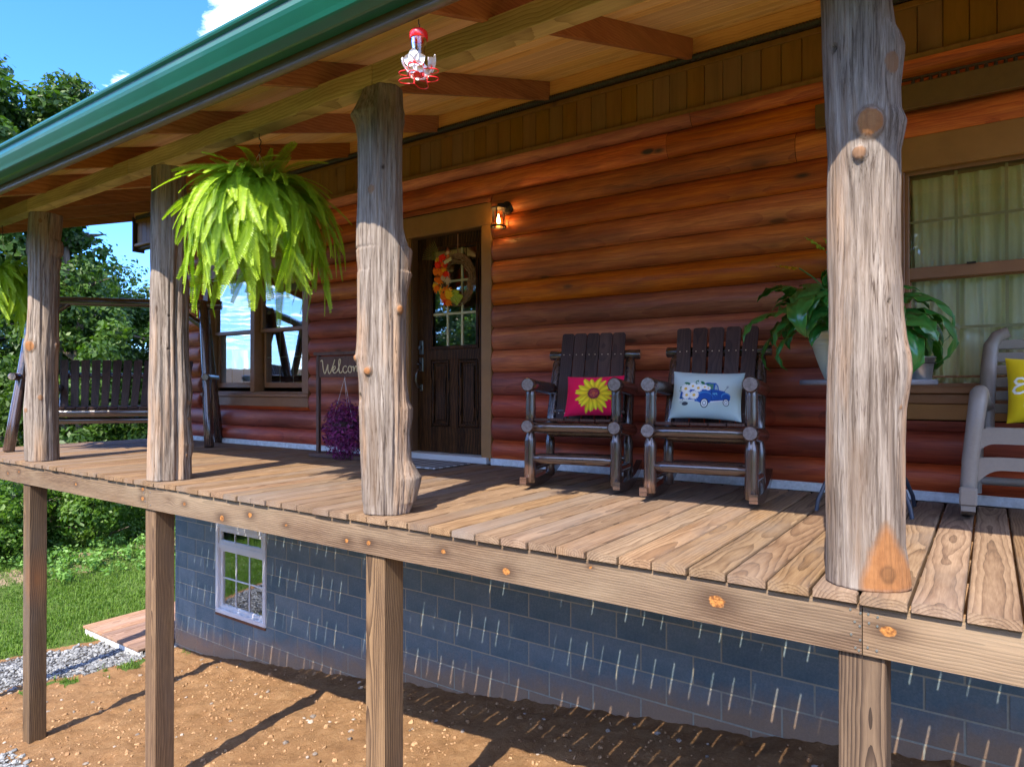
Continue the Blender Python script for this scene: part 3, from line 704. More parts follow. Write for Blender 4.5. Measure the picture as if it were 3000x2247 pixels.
g.box(-4.475, -4.425, W+.07, W+.085, .985, 1.12, .006); g.tube([(-4.45, W+.07, 1.05), (-4.45, W+.045, 1.05)], [.02, .018], 14); link('deadbolt', g, chrome, dr)
g = G(); g.box(-4.475, -4.425, W+.07, W+.085, .82, .955, .006); g.box(-4.468, -4.432, W+.07, W+.085, .635, .70, .005)
g.tube([(-4.45, W+.07, .84), (-4.45, W+.02, .835), (-4.455, W+.008, .79), (-4.455, W+.008, .73), (-4.45, W+.03, .675), (-4.45, W+.07, .665)], [.008, .010, .011, .011, .009, .008], 10)
g.box(-4.46, -4.44, W+.02, W+.07, .885, .9, .003); link('door_handle', g, chrome, dr)
fr = link('door_frame', G().box(-4.645, -4.52, W-.028, W+.008, .03, 2.09, .003), M['trim'], cabin)
g = G(); g.box(-3.645, -3.536, W-.028, W+.008, .03, 2.09, .003); link('casing', g, M['trim'], fr)
g = G(); g.box(-4.66, -3.53, W-.034, W+.008, 2.09, 2.282, .003); link('head_trim', g, M['trim'], fr)
g = G(); g.box(-4.535, -4.507, W+.009, W+.12, .06, 2.12, .002); g.box(-3.648, -3.62, W+.009, W+.12, .06, 2.12, .002); g.box(-4.507, -3.648, W+.009, W+.12, 2.092, 2.12, .002); link('jamb', g, plain('brown_door_jamb', (.13, .062, .03), .5), fr)
g = G(); g.box(-4.62, -3.56, W-.065, W+.12, .003, .058, .004); link('threshold', g, M['threshold'], fr)

# foundation of concrete blocks, each block its own piece
def block_mat():
    t = NT('grey_concrete_block'); v = t.obj(False); n = t.noise(v, 55, 5, .7); n2 = t.noise(v, 2.2, 4, .6)
    r = t.rand()
    c = t.mix(r, (.10, .145, .168), (.165, .212, .235)); c = t.mix(t.rng(n, .35, .7, 0, .45), c, (.26, .30, .33)); c = t.mix(t.rng(n2, .42, .66, 0, .55), c, (.055, .11, .14))
    ge = t.n('ShaderNodeNewGeometry'); sp = t.n('ShaderNodeSeparateXYZ'); t.l(ge.outputs['Position'], sp.inputs[0])
    gl = t.math('ADD', t.math('MULTIPLY', t.math('MAXIMUM', sp.outputs['X'], -8.1), .147), -1.5); hgt = t.math('SUBTRACT', sp.outputs['Z'], gl)
    n3 = t.noise(ge.outputs['Position'], 5, 5, .7)
    s = t.rng(t.math('SUBTRACT', hgt, t.math('MULTIPLY', n3, .34)), -.08, .17, 1, 0)
    c = t.mix(t.math('MULTIPLY', s, .9), c, t.mix(n, (.27, .17, .105), (.38, .245, .15)))
    pit = t.rng(t.noise(v, 180, 2, .8), .3, .42, 1, 0)
    c = t.mix(t.math('MULTIPLY', pit, .4), c, (.05, .06, .07))
    t.set(color=c, rough=.93, spec=.2); t.bump(n, .5, .004); return t.m
M['block'] = block_mat()
fnd = link('foundation_wall', G().box(CORN, -7.78, W+.003, W+.19, -3.1, -.24, 0).box(-6.775, XR, W+.003, W+.19, -3.1, -.24, 0).box(-7.78, -6.775, W+.003, W+.19, -3.1, -2.09, 0).box(-7.78, -6.775, W+.003, W+.19, -.99, -.24, 0), plain('mortar', (.34, .32, .25), .95, nscale=40, bump=.3), cabin)
BW = (-7.78, -6.775, -2.085, -.99)
gb = G(); gb.box(-.1972, .1972, -.0005, .05, -.0958, .0958, .0030); full = gb.mesh('concrete_block')
nblk = 0
def block(x0, x1, z0, z1):
    global nblk
    if x1-x0 < .03 or z1-z0 < .02: return
    g = G(); g.box(x0, x1, W-.0005, W+.05, z0, z1, .003); link('concrete_block', g, M['block'], fnd)
for r in range(9):
    z1 = -.448-.2032*r+.2032; z0 = z1-.2032
    k0 = 0. if r % 2 == 0 else .2032
    x = -2.757-.4064*15-k0
    while x < XR:
        x0, x1 = max(x, CORN), min(x+.4064, XR)
        if x1 > CORN and gz((x0+x1)/2, W)-.06 < z1:
            if x1-x0 > .405 and not (z1 > BW[2]-.02 and z0 < BW[3]+.02 and x1 > BW[0]-.02 and x0 < BW[1]+.02):
                link('concrete_block', full, M['block'], fnd, loc=(x+.2032, W, (z0+z1)/2)); nblk += 1
            elif z1 > BW[2] and z0 < BW[3] and x1 > BW[0] and x0 < BW[1]:
                block(x0+.004, min(x1, BW[0])-.004, z0+.004, z1-.004); block(max(x0, BW[1])+.004, x1-.004, z0+.004, z1-.004)
                if z0 < BW[2]: block(max(x0, BW[0])+.002, min(x1, BW[1])-.002, z0+.004, BW[2]-.03)
            else: block(x0+.004, x1-.004, z0+.004, z1-.004)
        x += .4064
for r in (9, 10, 11, 12):
    z1 = -.448-.2032*r+.2032; z0 = z1-.2032; x = -2.757-.4064*15-(0. if r % 2 == 0 else .2032)
    while x < XR:
        x0, x1 = max(x, CORN), min(x+.4064, XR)
        if x1 > CORN and gz((x0+x1)/2, W)-.08 < z1: block(x0+.004, x1-.004, z0+.004, z1-.004)
        x += .4064
# basement window
bw = link('basement_window', G().box(BW[0]+.001, BW[1]-.001, W-.02, W+.0, BW[2]-.03, BW[2]-.002, .003), plain('rusty_window_sill', (.16, .06, .025), .8, nscale=12, namt=.4), cabin, label='white vinyl basement window with a small grid')
g = G(); frame_boards(g, BW[0], BW[1], BW[2], BW[3], .055, W-.018, W+.07, .005); g.box(BW[0]+.05, BW[1]-.05, W-.01, W+.06, -1.29, -1.235, .004); link('frame', g, M['white'], bw)
for nm, z0, z1, yy in (('sash', BW[2]+.055, -1.285, W+.015), ('sash', -1.24, BW[3]-.055, W-.002)):
    g = G(); frame_boards(g, BW[0]+.056, BW[1]-.056, z0, z1, .045, yy, yy+.035, .004); link(nm, g, M['white'], bw)
    g = G(); a, b = BW[0]+.10, BW[1]-.10; g.add([(a, yy+.018, z0+.04), (b, yy+.018, z0+.04), (b, yy+.018, z1-.04), (a, yy+.018, z1-.04)], [(0, 1, 2, 3)]); link('pane', g, M['glass'], bw)
    g = G()
    for i in (1, 2): xx = a+(b-a)*i/3; g.box(xx-.008, xx+.008, yy+.010, yy+.016, z0+.045, z1-.045, .001)
    zz = (z0+z1)/2
    if z1 < -1.2: g.box(a, b, yy+.0095, yy+.0165, zz-.008, zz+.008, .001)
    link('muntins', g, M['white'], bw)

# ---------------------------------------------------------------- porch deck
DX0 = -9.06; DX1 = 1.52
deck = thing('porch_deck', 'raised wooden porch deck of worn brown boards along the cabin', 'deck', (0, 0, 0))
bv = []
for i in range(7):
    w = .1352/2; L = 2.215+random.uniform(-.004, .004); g = G()
    # rounded plank profile extruded along Y, slightly cupped
    cup = random.uniform(-.0015, .002)
    prof = [(-w, -.036), (-w, -.008), (-w+.003, -.002), (-w+.009, 0), (-w*.4, cup), (w*.4, cup), (w-.009, 0), (w-.003, -.002), (w, -.008), (w, -.036)]
    ys = [0, .006, L*.33, L*.66, L]; V = []
    for j, y in enumerate(ys):
        for (a, b) in prof: V.append((a*(.985 if j == 0 else 1), y, b*(.9 if j == 0 else 1)+(0 if j == 0 else 0)))
    n = len(prof); F = [(j*n+k, j*n+(k+1) % n, (j+1)*n+(k+1) % n, (j+1)*n+k) for j in range(4) for k in range(n)]
    g.add(V, F); g.add(V[:n], [tuple(range(n))[::-1]]); g.add(V[-n:], [tuple(range(n))]); bv.append(g.mesh('deck_board'))
x = -.3489-.1445*60; i = 0
while x < DX1-.1:
    if x > DX0:
        link('deck_board', bv[(i*5+i//7) % 7], M['deck'], deck, loc=(x+.0722+random.uniform(-.0022, .0022), random.uniform(-.006, .006), random.uniform(-.0015, .001)), rot=(0, 0, random.uniform(-.0008, .0008)))
        i += 1
    x += .1445
KN = [(-.822, -.117, 1.7), (-.266, -.111, 1.3), (-2.149, -.118, .85), (-1.778, -.155, 1.15), (-2.665, -.144, .9), (-2.836, -.155, .8), (-5.022, -.068, 1.), (-5.022, -.135, 1.), (-4.459, -.117, .8), (-7.268, -.103, .9), (-7.527, -.135, .8), (-4.016, -.165, 1.3), (-3.715, -.113, 1.1), (-3.36, -.132, .7), (-6.1, -.12, .8), (.55, -.1, 1.2), (-1.35, -.07, .4), (1.1, -.13, 1)]
def rim(x0, x1):
    xs = np.arange(x0, x1, .011); xs = np.append(xs, x1); zs = np.linspace(-.203, -.041, 17)
    X, Z = np.meshgrid(xs, zs, indexing='ij'); Y = np.full_like(X, .022)
    k = np.zeros_like(X); h = np.zeros_like(X)
    for (a, b, s) in KN:
        d = np.sqrt(((X-a)/(.0165*s))**2+((Z-b)/(.0125*s))**2)*(1+.35*(vnoise(X*90, Z*90, 3)-.5)); k = np.maximum(k, np.clip(1.5-d, 0, 1)); h = np.maximum(h, np.exp(-(((X-a)/(.055*s))**2+((Z-b)/(.030*s))**2)))
    Y = Y+.0015*(fbm(X*4, Z*60, 5, 3)-.5)
    n0, n1 = X.shape; i = np.arange(n0*n1).reshape(n0, n1)
    V = list(np.stack([X, Y, Z], -1).reshape(-1, 3)); F = list(np.stack([i[:-1, :-1], i[1:, :-1], i[1:, 1:], i[:-1, 1:]], -1).reshape(-1, 4))
    o = len(V); b = [(x0, .022, -.203), (x1, .022, -.203), (x1, .06, -.203), (x0, .06, -.203), (x0, .022, -.041), (x1, .022, -.041), (x1, .06, -.041), (x0, .06, -.041)]
    V += b; F += [np.array(q)+o for q in ((0, 3, 2, 1), (4, 5, 6, 7), (3, 7, 6, 2), (0, 4, 7, 3), (1, 2, 6, 5))]
    me = raw_mesh('rim_joist', V, np.array(F), False, {'knot': np.append(k.ravel(), np.zeros(8)), 'halo': np.append(h.ravel(), np.zeros(8))})
    return link('rim_joist', me, M['rim'], deck)
for a, b in ((DX0, -4.947), (-4.944, -.3415), (-.3385, DX1)): rim(a, b)
nh = G().tube([(0, .023, 0), (0, .0185, 0)], [.0042, .0036], 8).mesh('nail_head'); nh.materials.append(plain('galvanised_nail', (.35, .36, .38), .35, metal=.8))
for (a, b) in ((-.375, -.06), (-.362, -.098), (-.373, -.142), (-.36, -.183), (-.345, -.067), (-.347, -.11), (-.346, -.155), (-.35, -.19), (-.322, -.066), (-.32, -.095), (-.295, -.07), (-.296, -.1), (-.324, -.175), (-.298, -.18), (-5.0, -.09), (-4.98, -.15), (-4.91, -.08), (-4.905, -.17)):
    link('nail_head', nh, None, deck, loc=(a, 0, b))
for k in range(6):
    y = .062+.4064*k if k else .062
    g = G(); g.box(DX0, DX1, y, y+.038, -.222 if k else -.203, -.038, .002); link('floor_joist', g, M['joist'], deck)
g = G(); g.box(DX0-.02, DX0+.018, .06, W-.06, -.203, -.04, .002); link('end_joist', g, M['joist'], deck)

# ---------------------------------------------------------------- square support posts below the deck
for (xr, lab) in ((-.274, 'square wooden post under the deck below the joint of the rim boards'), (-2.567, 'square wooden post under the deck in the middle of the block wall'),
                  (-4.875, 'square wooden post under the deck beside the basement window'), (-7.078, 'square wooden post with its foot on gravel, leftmost under the deck'), (-8.9, 'square corner post under the deck, outside the left edge of the photo')):
    z0 = float(gz(xr-.07, .1))-.12
    g = G(); g.box(-.0705, .0705, 0, .141, 0, -.2045-z0, .004)
    o = link('support_post', g, M['post'], loc=(xr-.0705, .04, z0)); tag(o, lab, 'post', 'square posts carrying the deck')

# ---------------------------------------------------------------- peeled log posts
def post_material():
    t = NT('weathered_peeled_log'); tc = t.n('ShaderNodeTexCoord'); v = tc.outputs['Object']
    ri = t.rand(); v = t.vm('ADD', v, t.vm('MULTIPLY', t.comb(ri, ri, ri), (13., 17., 0.)))
    s1 = t.noise(t.vm('MULTIPLY', v, (1, 1, .05)), 20, 6, .68, 1.0); s2 = t.noise(t.vm('MULTIPLY', v, (1, 1, .045)), 95, 6, .75, .8); s3 = t.noise(t.vm('MULTIPLY', v, (1, 1, .35)), 4, 4, .6)
    c = t.ramp(t.math('ADD', t.math('MULTIPLY', s1, .55), t.math('MULTIPLY', s2, .45)), [(.34, (.036, .026, .020)), (.45, (.132, .102, .083)), (.54, (.245, .203, .173)), (.66, (.38, .335, .295))])
    warm = t.rng(t.noise(t.vm('MULTIPLY', v, (1, 1, .12)), 7, 4, .6), .50, .66, 0, 1)
    c = t.mix(t.math('MULTIPLY', warm, .6), c, (.42, .25, .14))
    c = t.mix(t.rng(s3, .52, .70, 0, .45), c, (.27, .20, .15))
    crack = t.rng(s2, .36, .44, 1, 0); c = t.mix(t.math('MULTIPLY', crack, .85), c, (.05, .03, .02))
    a = t.attr('tone').outputs['Fac']; c = t.mix(a, c, t.mix(t.noise(v, 22, 3), (.10, .065, .04), (.17, .11, .075)))
    k = t.attr('cut').outputs['Fac']; kn = t.noise(v, 45, 4, .6)
    c = t.mix(k, c, t.mix(t.math('MULTIPLY', t.math('ADD', kn, s1), .5), (.13, .042, .012), (.40, .19, .075)))
    d = t.attr('hole').outputs['Fac']; c = t.mix(d, c, (.03, .015, .008))
    t.set(color=c, rough=.78, spec=.25); t.bump(t.math('ADD', s2, t.math('MULTIPLY', s1, .8)), .9, .008); return t.m
M['peeled'] = post_material()
F_ = 1984.3
C0 = np.array([0, -2.4603, .6754])
def post_axes(Xc, Yc):
    c = np.array([Xc, Yc, 0.])-C0*[1, 1, 0]; fw = c/np.linalg.norm(c); return c, fw, np.array([fw[1], -fw[0], 0.])
def px_to_post(Xc, Yc, x, y, near=0.):
    c, fw, rt = post_axes(Xc, Yc); d = FW+RT*((x-1500)/F_); t = (c@fw-near)/(d@fw)
    return float((t*d-c)@rt), float(.6754-t*(y-1133.2)/F_)
def front_px(Xc, Yc, x, y, mean):
    a, z = px_to_post(Xc, Yc, x, y)
    for _ in range(3): a, z = px_to_post(Xc, Yc, x, y, math.sqrt(max(1e-4, mean**2-min(abs(a), mean*.98)**2)))
    return a, z
def log_post(Xc, Yc, prof, knots, label, flutes=(), rough=.006, seed=1, ztop=2.262, patches=(), tones=()):
    rows = []
    for (y, l, r) in prof:
        a, z = px_to_post(Xc, Yc, l, y); b, _ = px_to_post(Xc, Yc, r, y); rows.append((z, -a, b))
    rows.sort(); zz = np.array([q[0] for q in rows]); LL = np.array([q[1] for q in rows]); RR = np.array([q[2] for q in rows])
    nz, nt = 330, 176
    z = np.linspace(.0, ztop, nz); th = np.linspace(0, 2*np.pi, nt, endpoint=False)
    Z, T = np.meshgrid(z, th, indexing='ij')
    L = np.interp(Z, zz, LL); Rr = np.interp(Z, zz, RR)
    mean = (LL.mean()+RR.mean())/2; fr = mean*(1+.07*np.sin(Z*2.1+seed)+.04*np.sin(Z*5.3+seed*2))*.98
    c, s = np.cos(T), np.sin(T)
    r = np.where(c > 0, Rr, L)*c**2+fr*s**2
    # fluting and grain furrows run up the log
    f = sum(np.sin(T*k+ph+.9*np.sin(Z*1.3+ph))*a for k, ph, a in [(3, seed, .40), (5, seed*2.1, .3), (9, seed*1.3, .16)])+.9*(1-2*np.abs(2*fbm(T*6.3+seed*5, Z*1.1+seed, seed+3, 4)-.94))*.7-.35
    edge = 1-.6*np.abs(c)**6
    r = r+rough*f*edge+rough*.8*(fbm(T*5.1+seed*3, Z*2.2, seed, 4)-.47)*2*edge
    for (px, w, d, z0, z1) in flutes:      # px = lateral offset in metres seen from the front
        tf = -math.acos(max(-.98, min(.98, px/mean))); tf = tf % (2*np.pi)
        dt = np.angle(np.exp(1j*(T-tf-.05*np.sin(Z*4)))); m = np.clip((Z-z0)/.15, 0, 1)*np.clip((z1-Z)/.15, 0, 1)
        r = r-d*np.exp(-(dt/w)**2)*m
    tone = np.zeros_like(r); cut = np.zeros_like(r); hole = np.zeros_like(r)
    for (x, y, rad, pro, kind) in knots:
        a, kz = front_px(Xc, Yc, x, y, mean); tk = (-math.acos(max(-.97, min(.97, a/(mean*1.02))))) % (2*np.pi)
        dt = np.angle(np.exp(1j*(T-tk)))*mean; dz = Z-kz; d = np.sqrt(dt**2+(dz*.85)**2)
        if kind == 'hole': r = r-pro*np.exp(-(d/rad)**4); hole = np.maximum(hole, np.clip(1.3-d/rad, 0, 1)); continue
        r = r+.5*pro*(.35*np.exp(-(d/(rad*2.4))**2)+.65*np.exp(-(d/(rad*1.05))**6))
        rr = d/rad*(1+.2*(vnoise(dt*80+9, dz*80, 3)-.5)); m = np.clip((.98-rr)/.12, 0, 1)
        if kind == 'cut': cut = np.maximum(cut, m); tone = np.maximum(tone, .8*np.exp(-((rr-1.15)/.16)**2))
        elif kind == 'dark': cut = np.maximum(cut, m*.45); tone = np.maximum(tone, m*.75)
        else: hole = np.maximum(hole, .55*np.exp(-((rr-1.)/.30)**2)); hole = np.maximum(hole, .35*m)
    if patches:
        # lateral/height polygon of freshly cut wood
        tt = np.cos(T)*mean; front = np.sin(T) < .1
        for poly in patches:
            pp = [front_px(Xc, Yc, a, b, mean) for a, b in poly]; inside = np.zeros_like(T, bool); n = len(pp); wob = .022*(fbm(Z*30, T*9, 4, 3)-.47)
            for i in range(n):
                (xa, za), (xb, zb) = pp[i], pp[(i+1) % n]
                cond = ((za > Z) != (zb > Z)) & (tt+wob < (xb-xa)*(Z-za)/(zb-za+1e-9)+xa); inside ^= cond
            q = (inside & front).astype(float); b2 = sum(np.roll(np.roll(q, i_, 0), j_, 1) for i_ in (-2, 0, 2) for j_ in (-2, 0, 2))/9.; cut = np.maximum(cut, b2); tone = np.maximum(tone, .9*np.clip(b2*(1-b2)*4, 0, 1)*(1-b2))
    for (z0, z1, px, w, amt) in tones:
        tf = (-math.acos(max(-.98, min(.98, px/mean)))) % (2*np.pi); dt = np.angle(np.exp(1j*(T-tf)))
        tone = np.maximum(tone, amt*np.exp(-(dt/w)**2)*np.clip((Z-z0)/.1, 0, 1)*np.clip((z1-Z)/.1, 0, 1)*(.6+.6*vnoise(T*9, Z*5, 8)))
    r = np.maximum(r, .03)
    _, fwp, rtp = post_axes(Xc, Yc)
    D = np.cos(T)[..., None]*rtp+np.sin(T)[..., None]*fwp
    V = D*r[..., None]; V[..., 2] = Z
    V = V.reshape(-1, 3); i = np.arange(nz*nt).reshape(nz, nt); F = np.stack([i[:-1], np.roll(i[:-1], -1, 1), np.roll(i[1:], -1, 1), i[1:]], -1).reshape(-1, 4)
    # caps as fans of quads around a centre (degenerate-free: two centre verts each)
    nv = len(V); V = np.concatenate([V, [[0, 0, ztop], [0, 0, 0]]]); cap = []
    for k in range(0, nt, 2):
        cap.append((i[-1, k], i[-1, (k+1) % nt], i[-1, (k+2) % nt], nv)); cap.append((i[0, (k+2) % nt], i[0, (k+1) % nt], i[0, k], nv+1))
    F = np.concatenate([F, np.array(cap)])
    ex = lambda a: np.append(a.ravel(), [0, 0])
    me = raw_mesh('log_post', V, F, True, {'tone': ex(tone), 'cut': ex(cut), 'hole': ex(hole)})
    o = link('log_post', me, M['peeled'], loc=(Xc, Yc, .0012)); return tag(o, label, 'post', 'peeled log posts holding up the porch roof')
def zs(x0, y0, rows): return [(y0+y*.49729, x0+l*.49729, x0+r*.49729) for (y, l, r) in rows]
p4 = zs(1900, 0, [(0, 1018, 1437), (125, 1022, 1440), (250, 1025, 1460), (300, 1025, 1490), (370, 1028, 1517), (430, 1030, 1512), (500, 1032, 1503), (600, 1040, 1490), (720, 1044, 1495), (790, 1050, 1528), (850, 1052, 1515), (950, 1058, 1492), (1100, 1052, 1495), (1300, 1050, 1490), (1600, 1052, 1490)])+zs(1900, 700, [(300, 1058, 1500), (450, 1060, 1505), (600, 1060, 1525), (700, 1055, 1550), (780, 1050, 1557), (900, 1048, 1538), (1000, 1045, 1520), (1200, 1043, 1512), (1400, 1038, 1512)])+zs(1900, 1447, [(0, 1040, 1514), (250, 1043, 1512), (350, 1043, 1530), (450, 1040, 1545), (540, 1042, 1550)])
top4 = [(-120, 2407, 2616), (-260, 2409, 2614), (-400, 2412, 2612)]
K4 = [(1900+1412*.4973, 1447+475*.4973, .020, .002, 'ring'), (1900+1310*.4973, 720*.4973, .040, .055, 'cut'), (1900+1245*.4973, 905*.4973, .021, .045, 'dark'), (1900+1452*.4973, 362*.4973, .031, .012, 'dark'), (1900+1107*.4973, 290*.4973, .011, .014, 'hole'), (1900+1437*.4973, 700+368*.4973, .006, .010, 'hole'), (1900+1485*.4973, 700+995*.4973, .007, .006, 'dark')]
patch4 = [(1900+a*.4973, 1447+b*.4973) for a, b in ((1400, 180), (1440, 230), (1500, 360), (1545, 480), (1560, 590), (1240, 590), (1265, 470), (1320, 320))]
log_post(-.342, .158, p4+top4, K4, 'thick grey log post in the right foreground with cut knots and orange base scar', rough=.0035, seed=2, patches=[patch4], tones=[(.0, .55, -.03, .22, .75), (.0, 2.2, -.10, .10, .45), (.0, 2.2, .07, .07, .35)])
p3 = zs(1000, 0, [(490, 128, 338), (560, 115, 350), (640, 75, 355), (680, 50, 372), (720, 75, 356), (800, 92, 342), (1000, 97, 335), (1200, 95, 345), (1350, 90, 352), (1460, 88, 400), (1480, 88, 420), (1609, 95, 420)])+zs(1000, 700, [(60, 98, 418), (200, 100, 405), (330, 95, 385), (450, 95, 375), (600, 92, 378), (700, 85, 375), (760, 96, 378), (850, 105, 385), (950, 108, 400), (1000, 105, 422), (1050, 108, 420), (1150, 110, 405), (1300, 115, 415), (1370, 118, 450), (1410, 120, 475), (1450, 120, 468), (1550, 125, 440)])+zs(1000, 1447, [(60, 130, 425), (125, 132, 400)])
K3 = [(1000+182*.4973, 1118*.4973, .022, .012, 'dark'), (1000+245*.4973, 988*.4973, .011, .004, 'hole'), (1000+342*.4973, 700+420*.4973, .020, .05, 'cut'), (1000+172*.4973, 700+780*.4973, .019, .045, 'cut'), (1000+112*.4973, 700+935*.4973, .016, .02, 'hole'), (1000+74*.4973+8, 700+705*.4973, .015, .03, 'cut')]
log_post(-2.655, .152, p3, K3, 'rugged log post between the hanging fern and the front door', rough=.010, seed=5, flutes=[(.03, .07, .012, .0, 1.4), (-.05, .05, .008, .1, 2.0)], tones=[(.0, .6, -.08, .18, .8), (1.5, 2.3, .0, 1.2, .25)])
p2 = zs(0, 0, [(965, 888, 1086), (1100, 885, 1094), (1300, 884, 1094), (1609, 882, 1098)])+zs(0, 700, [(100, 880, 1102), (250, 878, 1108), (500, 880, 1110), (700, 875, 1112), (850, 872, 1128), (910, 870, 1135), (1000, 872, 1125), (1100, 872, 1128), (1200, 868, 1140), (1215, 868, 1146), (1300, 866, 1130), (1420, 864, 1132)])
log_post(-4.90, .165, p2, [(991*.4973, 700+452*.4973, .008, .006, 'hole'), (987*.4973, 700+648*.4973, .008, .006, 'hole'), (1115*.4973, 700+965*.4973, .014, .018, 'dark'), (1118*.4973, 700+1060*.4973, .012, .014, 'dark'), (1100*.4973, 700+1275*.4973, .014, .016, 'dark')], 'double-lobed pale log post under the left side of the hanging fern', rough=.0085, seed=9, flutes=[(.045, .13, .034, -.2, 1.75), (-.06, .08, .014, -.2, 1.0), (.11, .09, .014, .0, 1.3), (-.005, .05, .008, .2, 1.6)])
p1 = zs(0, 0, [(1245, 165, 370), (1300, 160, 366), (1400, 155, 356), (1480, 148, 372), (1530, 158, 360), (1609, 160, 350)])+zs(0, 700, [(0, 150, 365), (20, 148, 372), (100, 158, 350), (200, 162, 345), (400, 160, 345), (560, 150, 345), (620, 135, 350), (680, 140, 345), (800, 150, 342), (900, 145, 345), (1000, 138, 345), (1100, 140, 345), (1250, 143, 350), (1300, 147, 352)])
log_post(-7.13, .158, p1, [(180*.4973, 700+632*.4973, .040, .025, 'cut'), (333*.4973, 700+628*.4973, .022, .03, 'dark'), (240*.4973, 700+935*.4973, .022, .014, 'dark'), (160*.4973, 700+1010*.4973, .02, .012, 'dark'), (232*.4973, 1300*.4973, .016, .01, 'dark')], 'short pale log post farthest left, beside the porch swing', rough=.0095, seed=13, flutes=[(.0, .06, .010, .2, 1.9), (-.07, .07, .008, .0, 1.6)])
log_post(-8.88, .158, p1, [(180*.4973-350, 700+632*.4973, .03, .02, 'dark')], 'corner log post of the porch, outside the left edge of the photo', rough=.007, seed=17) if False else None

# ---------------------------------------------------------------- porch roof
roof = thing('porch_roof', 'porch roof of cedar rafters and pine boards with a green gutter', 'porch roof', (0, 0, 0))
RX0, RX1 = -9.82, 1.9
SL = .296
def rz(y): return 2.365+SL*(y-.03)          # underside of the rafters
for a, b in ((RX0+.06, -7.13), (-7.127, -5.28), (-5.277, -2.656), (-2.653, -.36), (-.357, RX1)):
    g = G(); g.box(a, b, .03, .135, 2.2635+random.uniform(-.001, .001), 2.378, .004); link('beam', g, M['beam'], roof)
g = G(); g.box(RX0+.06, RX1, 2.241, 2.276, 3.022, 3.168, .003); link('ledger', g, M['ledger'], roof)
hh = .148
k = -3
while True:
    xb = -1.885-1.2055*k; xl = -1.721-1.203*k; k += 1
    if xb < RX0+.2: break
    if xb > RX1+.2: continue
    g = G(); y0, y1 = -.447, 2.239
    xa = xb+(xl-xb)*(y0-.03)/2.21; xc = xl
    n = 5; V = []
    for i in range(n+1):
        y = y0+(y1-y0)*i/n; x = xa+(xc-xa)*i/n; z = rz(y)
        V += [(x-.038, y, z+.002), (x-.036, y, z), (x-.002, y, z), (x, y, z+.002), (x, y, z+hh), (x-.038, y, z+hh)]
    F = [(i*6+j, i*6+(j+1) % 6, (i+1)*6+(j+1) % 6, (i+1)*6+j) for i in range(n) for j in range(6)]
    g.add(V, F); g.add(V[:6], [(0, 1, 2, 3, 4, 5)]); g.add(V[-6:], [(5, 4, 3, 2, 1, 0)])
    link('rafter', g, M['rafter'], roof)
g = G(); y0, y1 = -.447, 2.6
V = []
for y in (y0, y1):
    for x in (RX0, RX0+.04): V += [(x, y, rz(y)-.03), (x, y, rz(y)+hh)]
g.add(V, [(0, 1, 3, 2), (4, 6, 7, 5), (0, 4, 5, 1), (2, 3, 7, 6), (0, 2, 6, 4), (1, 5, 7, 3)]); link('barge_board', g, M['rafter'], roof)
# ceiling boards on top of the rafters
cw = .134; y = -.44; ang = math.atan(SL)
gc = G(); gc.prism([(-cw/2+.001, .0), (-cw/2+.004, -.004), (cw/2-.004, -.004), (cw/2-.001, 0), (cw/2-.001, .014), (-cw/2+.001, .014)], 'X', RX0, RX1); cme = gc.mesh('ceiling_board')
while y < 2.9:
    link('ceiling_board', cme, M['ceil'], roof, loc=(0, y, rz(y)+hh+.005), rot=(ang, 0, 0)); y += cw*math.cos(ang)
g = G(); V = []
for y in (-.50, 3.2):
    for x in (RX0-.03, RX1): V += [(x, y, rz(y)+hh+.028), (x, y, rz(y)+hh+.045)]
g.add(V, [(0, 1, 3, 2), (4, 6, 7, 5), (0, 4, 5, 1), (2, 3, 7, 6), (0, 2, 6, 4), (1, 5, 7, 3)]); link('roof_sheet', g, M['green'], roof)
g = G(); g.box(RX0, RX1, -.497, -.45, 2.17, 2.40, .004); link('fascia', g, M['fascia'], roof)
g = G(); g.tube([(RX0, -.475, 2.168), (RX1, -.475, 2.168)], .022, 14); link('drip_edge', g, M['fascia'], roof)
prof = [(-.500, 2.375), (-.500, 2.200), (-.506, 2.194), (-.556, 2.192), (-.566, 2.195), (-.597, 2.214), (-.604, 2.221), (-.612, 2.240), (-.623, 2.262), (-.634, 2.285), (-.640, 2.303), (-.640, 2.318), (-.628, 2.324), (-.628, 2.345), (-.644, 2.352), (-.648, 2.362), (-.646, 2.374), (-.634, 2.376)]
th_ = [(a+.004, b+.003) for a, b in prof]
V = []; xs = [RX0-.02, RX1]; n = len(prof)
g = G()
V = [(xs[0], a, b) for a, b in prof]+[(xs[1], a, b) for a, b in prof]; g.add(V, [(i, i+1, n+i+1, n+i) for i in range(n-1)])
inner = [(a+(.0025 if 2 < i else -.0), b+.003) for i, (a, b) in enumerate(prof)]
V = [(xs[0], a, b) for a, b in inner]+[(xs[1], a, b) for a, b in inner]; g.add(V, [(i, n+i, n+i+1, i+1) for i in range(n-1)])
for x in (xs[0], -3.2): g.add([(x, a, b) for a, b in prof], [tuple(range(n))])
link('gutter', g, M['green'], roof)
for x in (-6.35, -1.1):
    g = G(); q = [(a-.0022, b-.0015) for a, b in prof[1:]]; V = [(x, a, b) for a, b in q]+[(x+.05, a, b) for a, b in q]; g.add(V, [(i, i+1, len(q)+i+1, len(q)+i) for i in range(len(q)-1)]); link('gutter_joint', g, M['green'], roof)

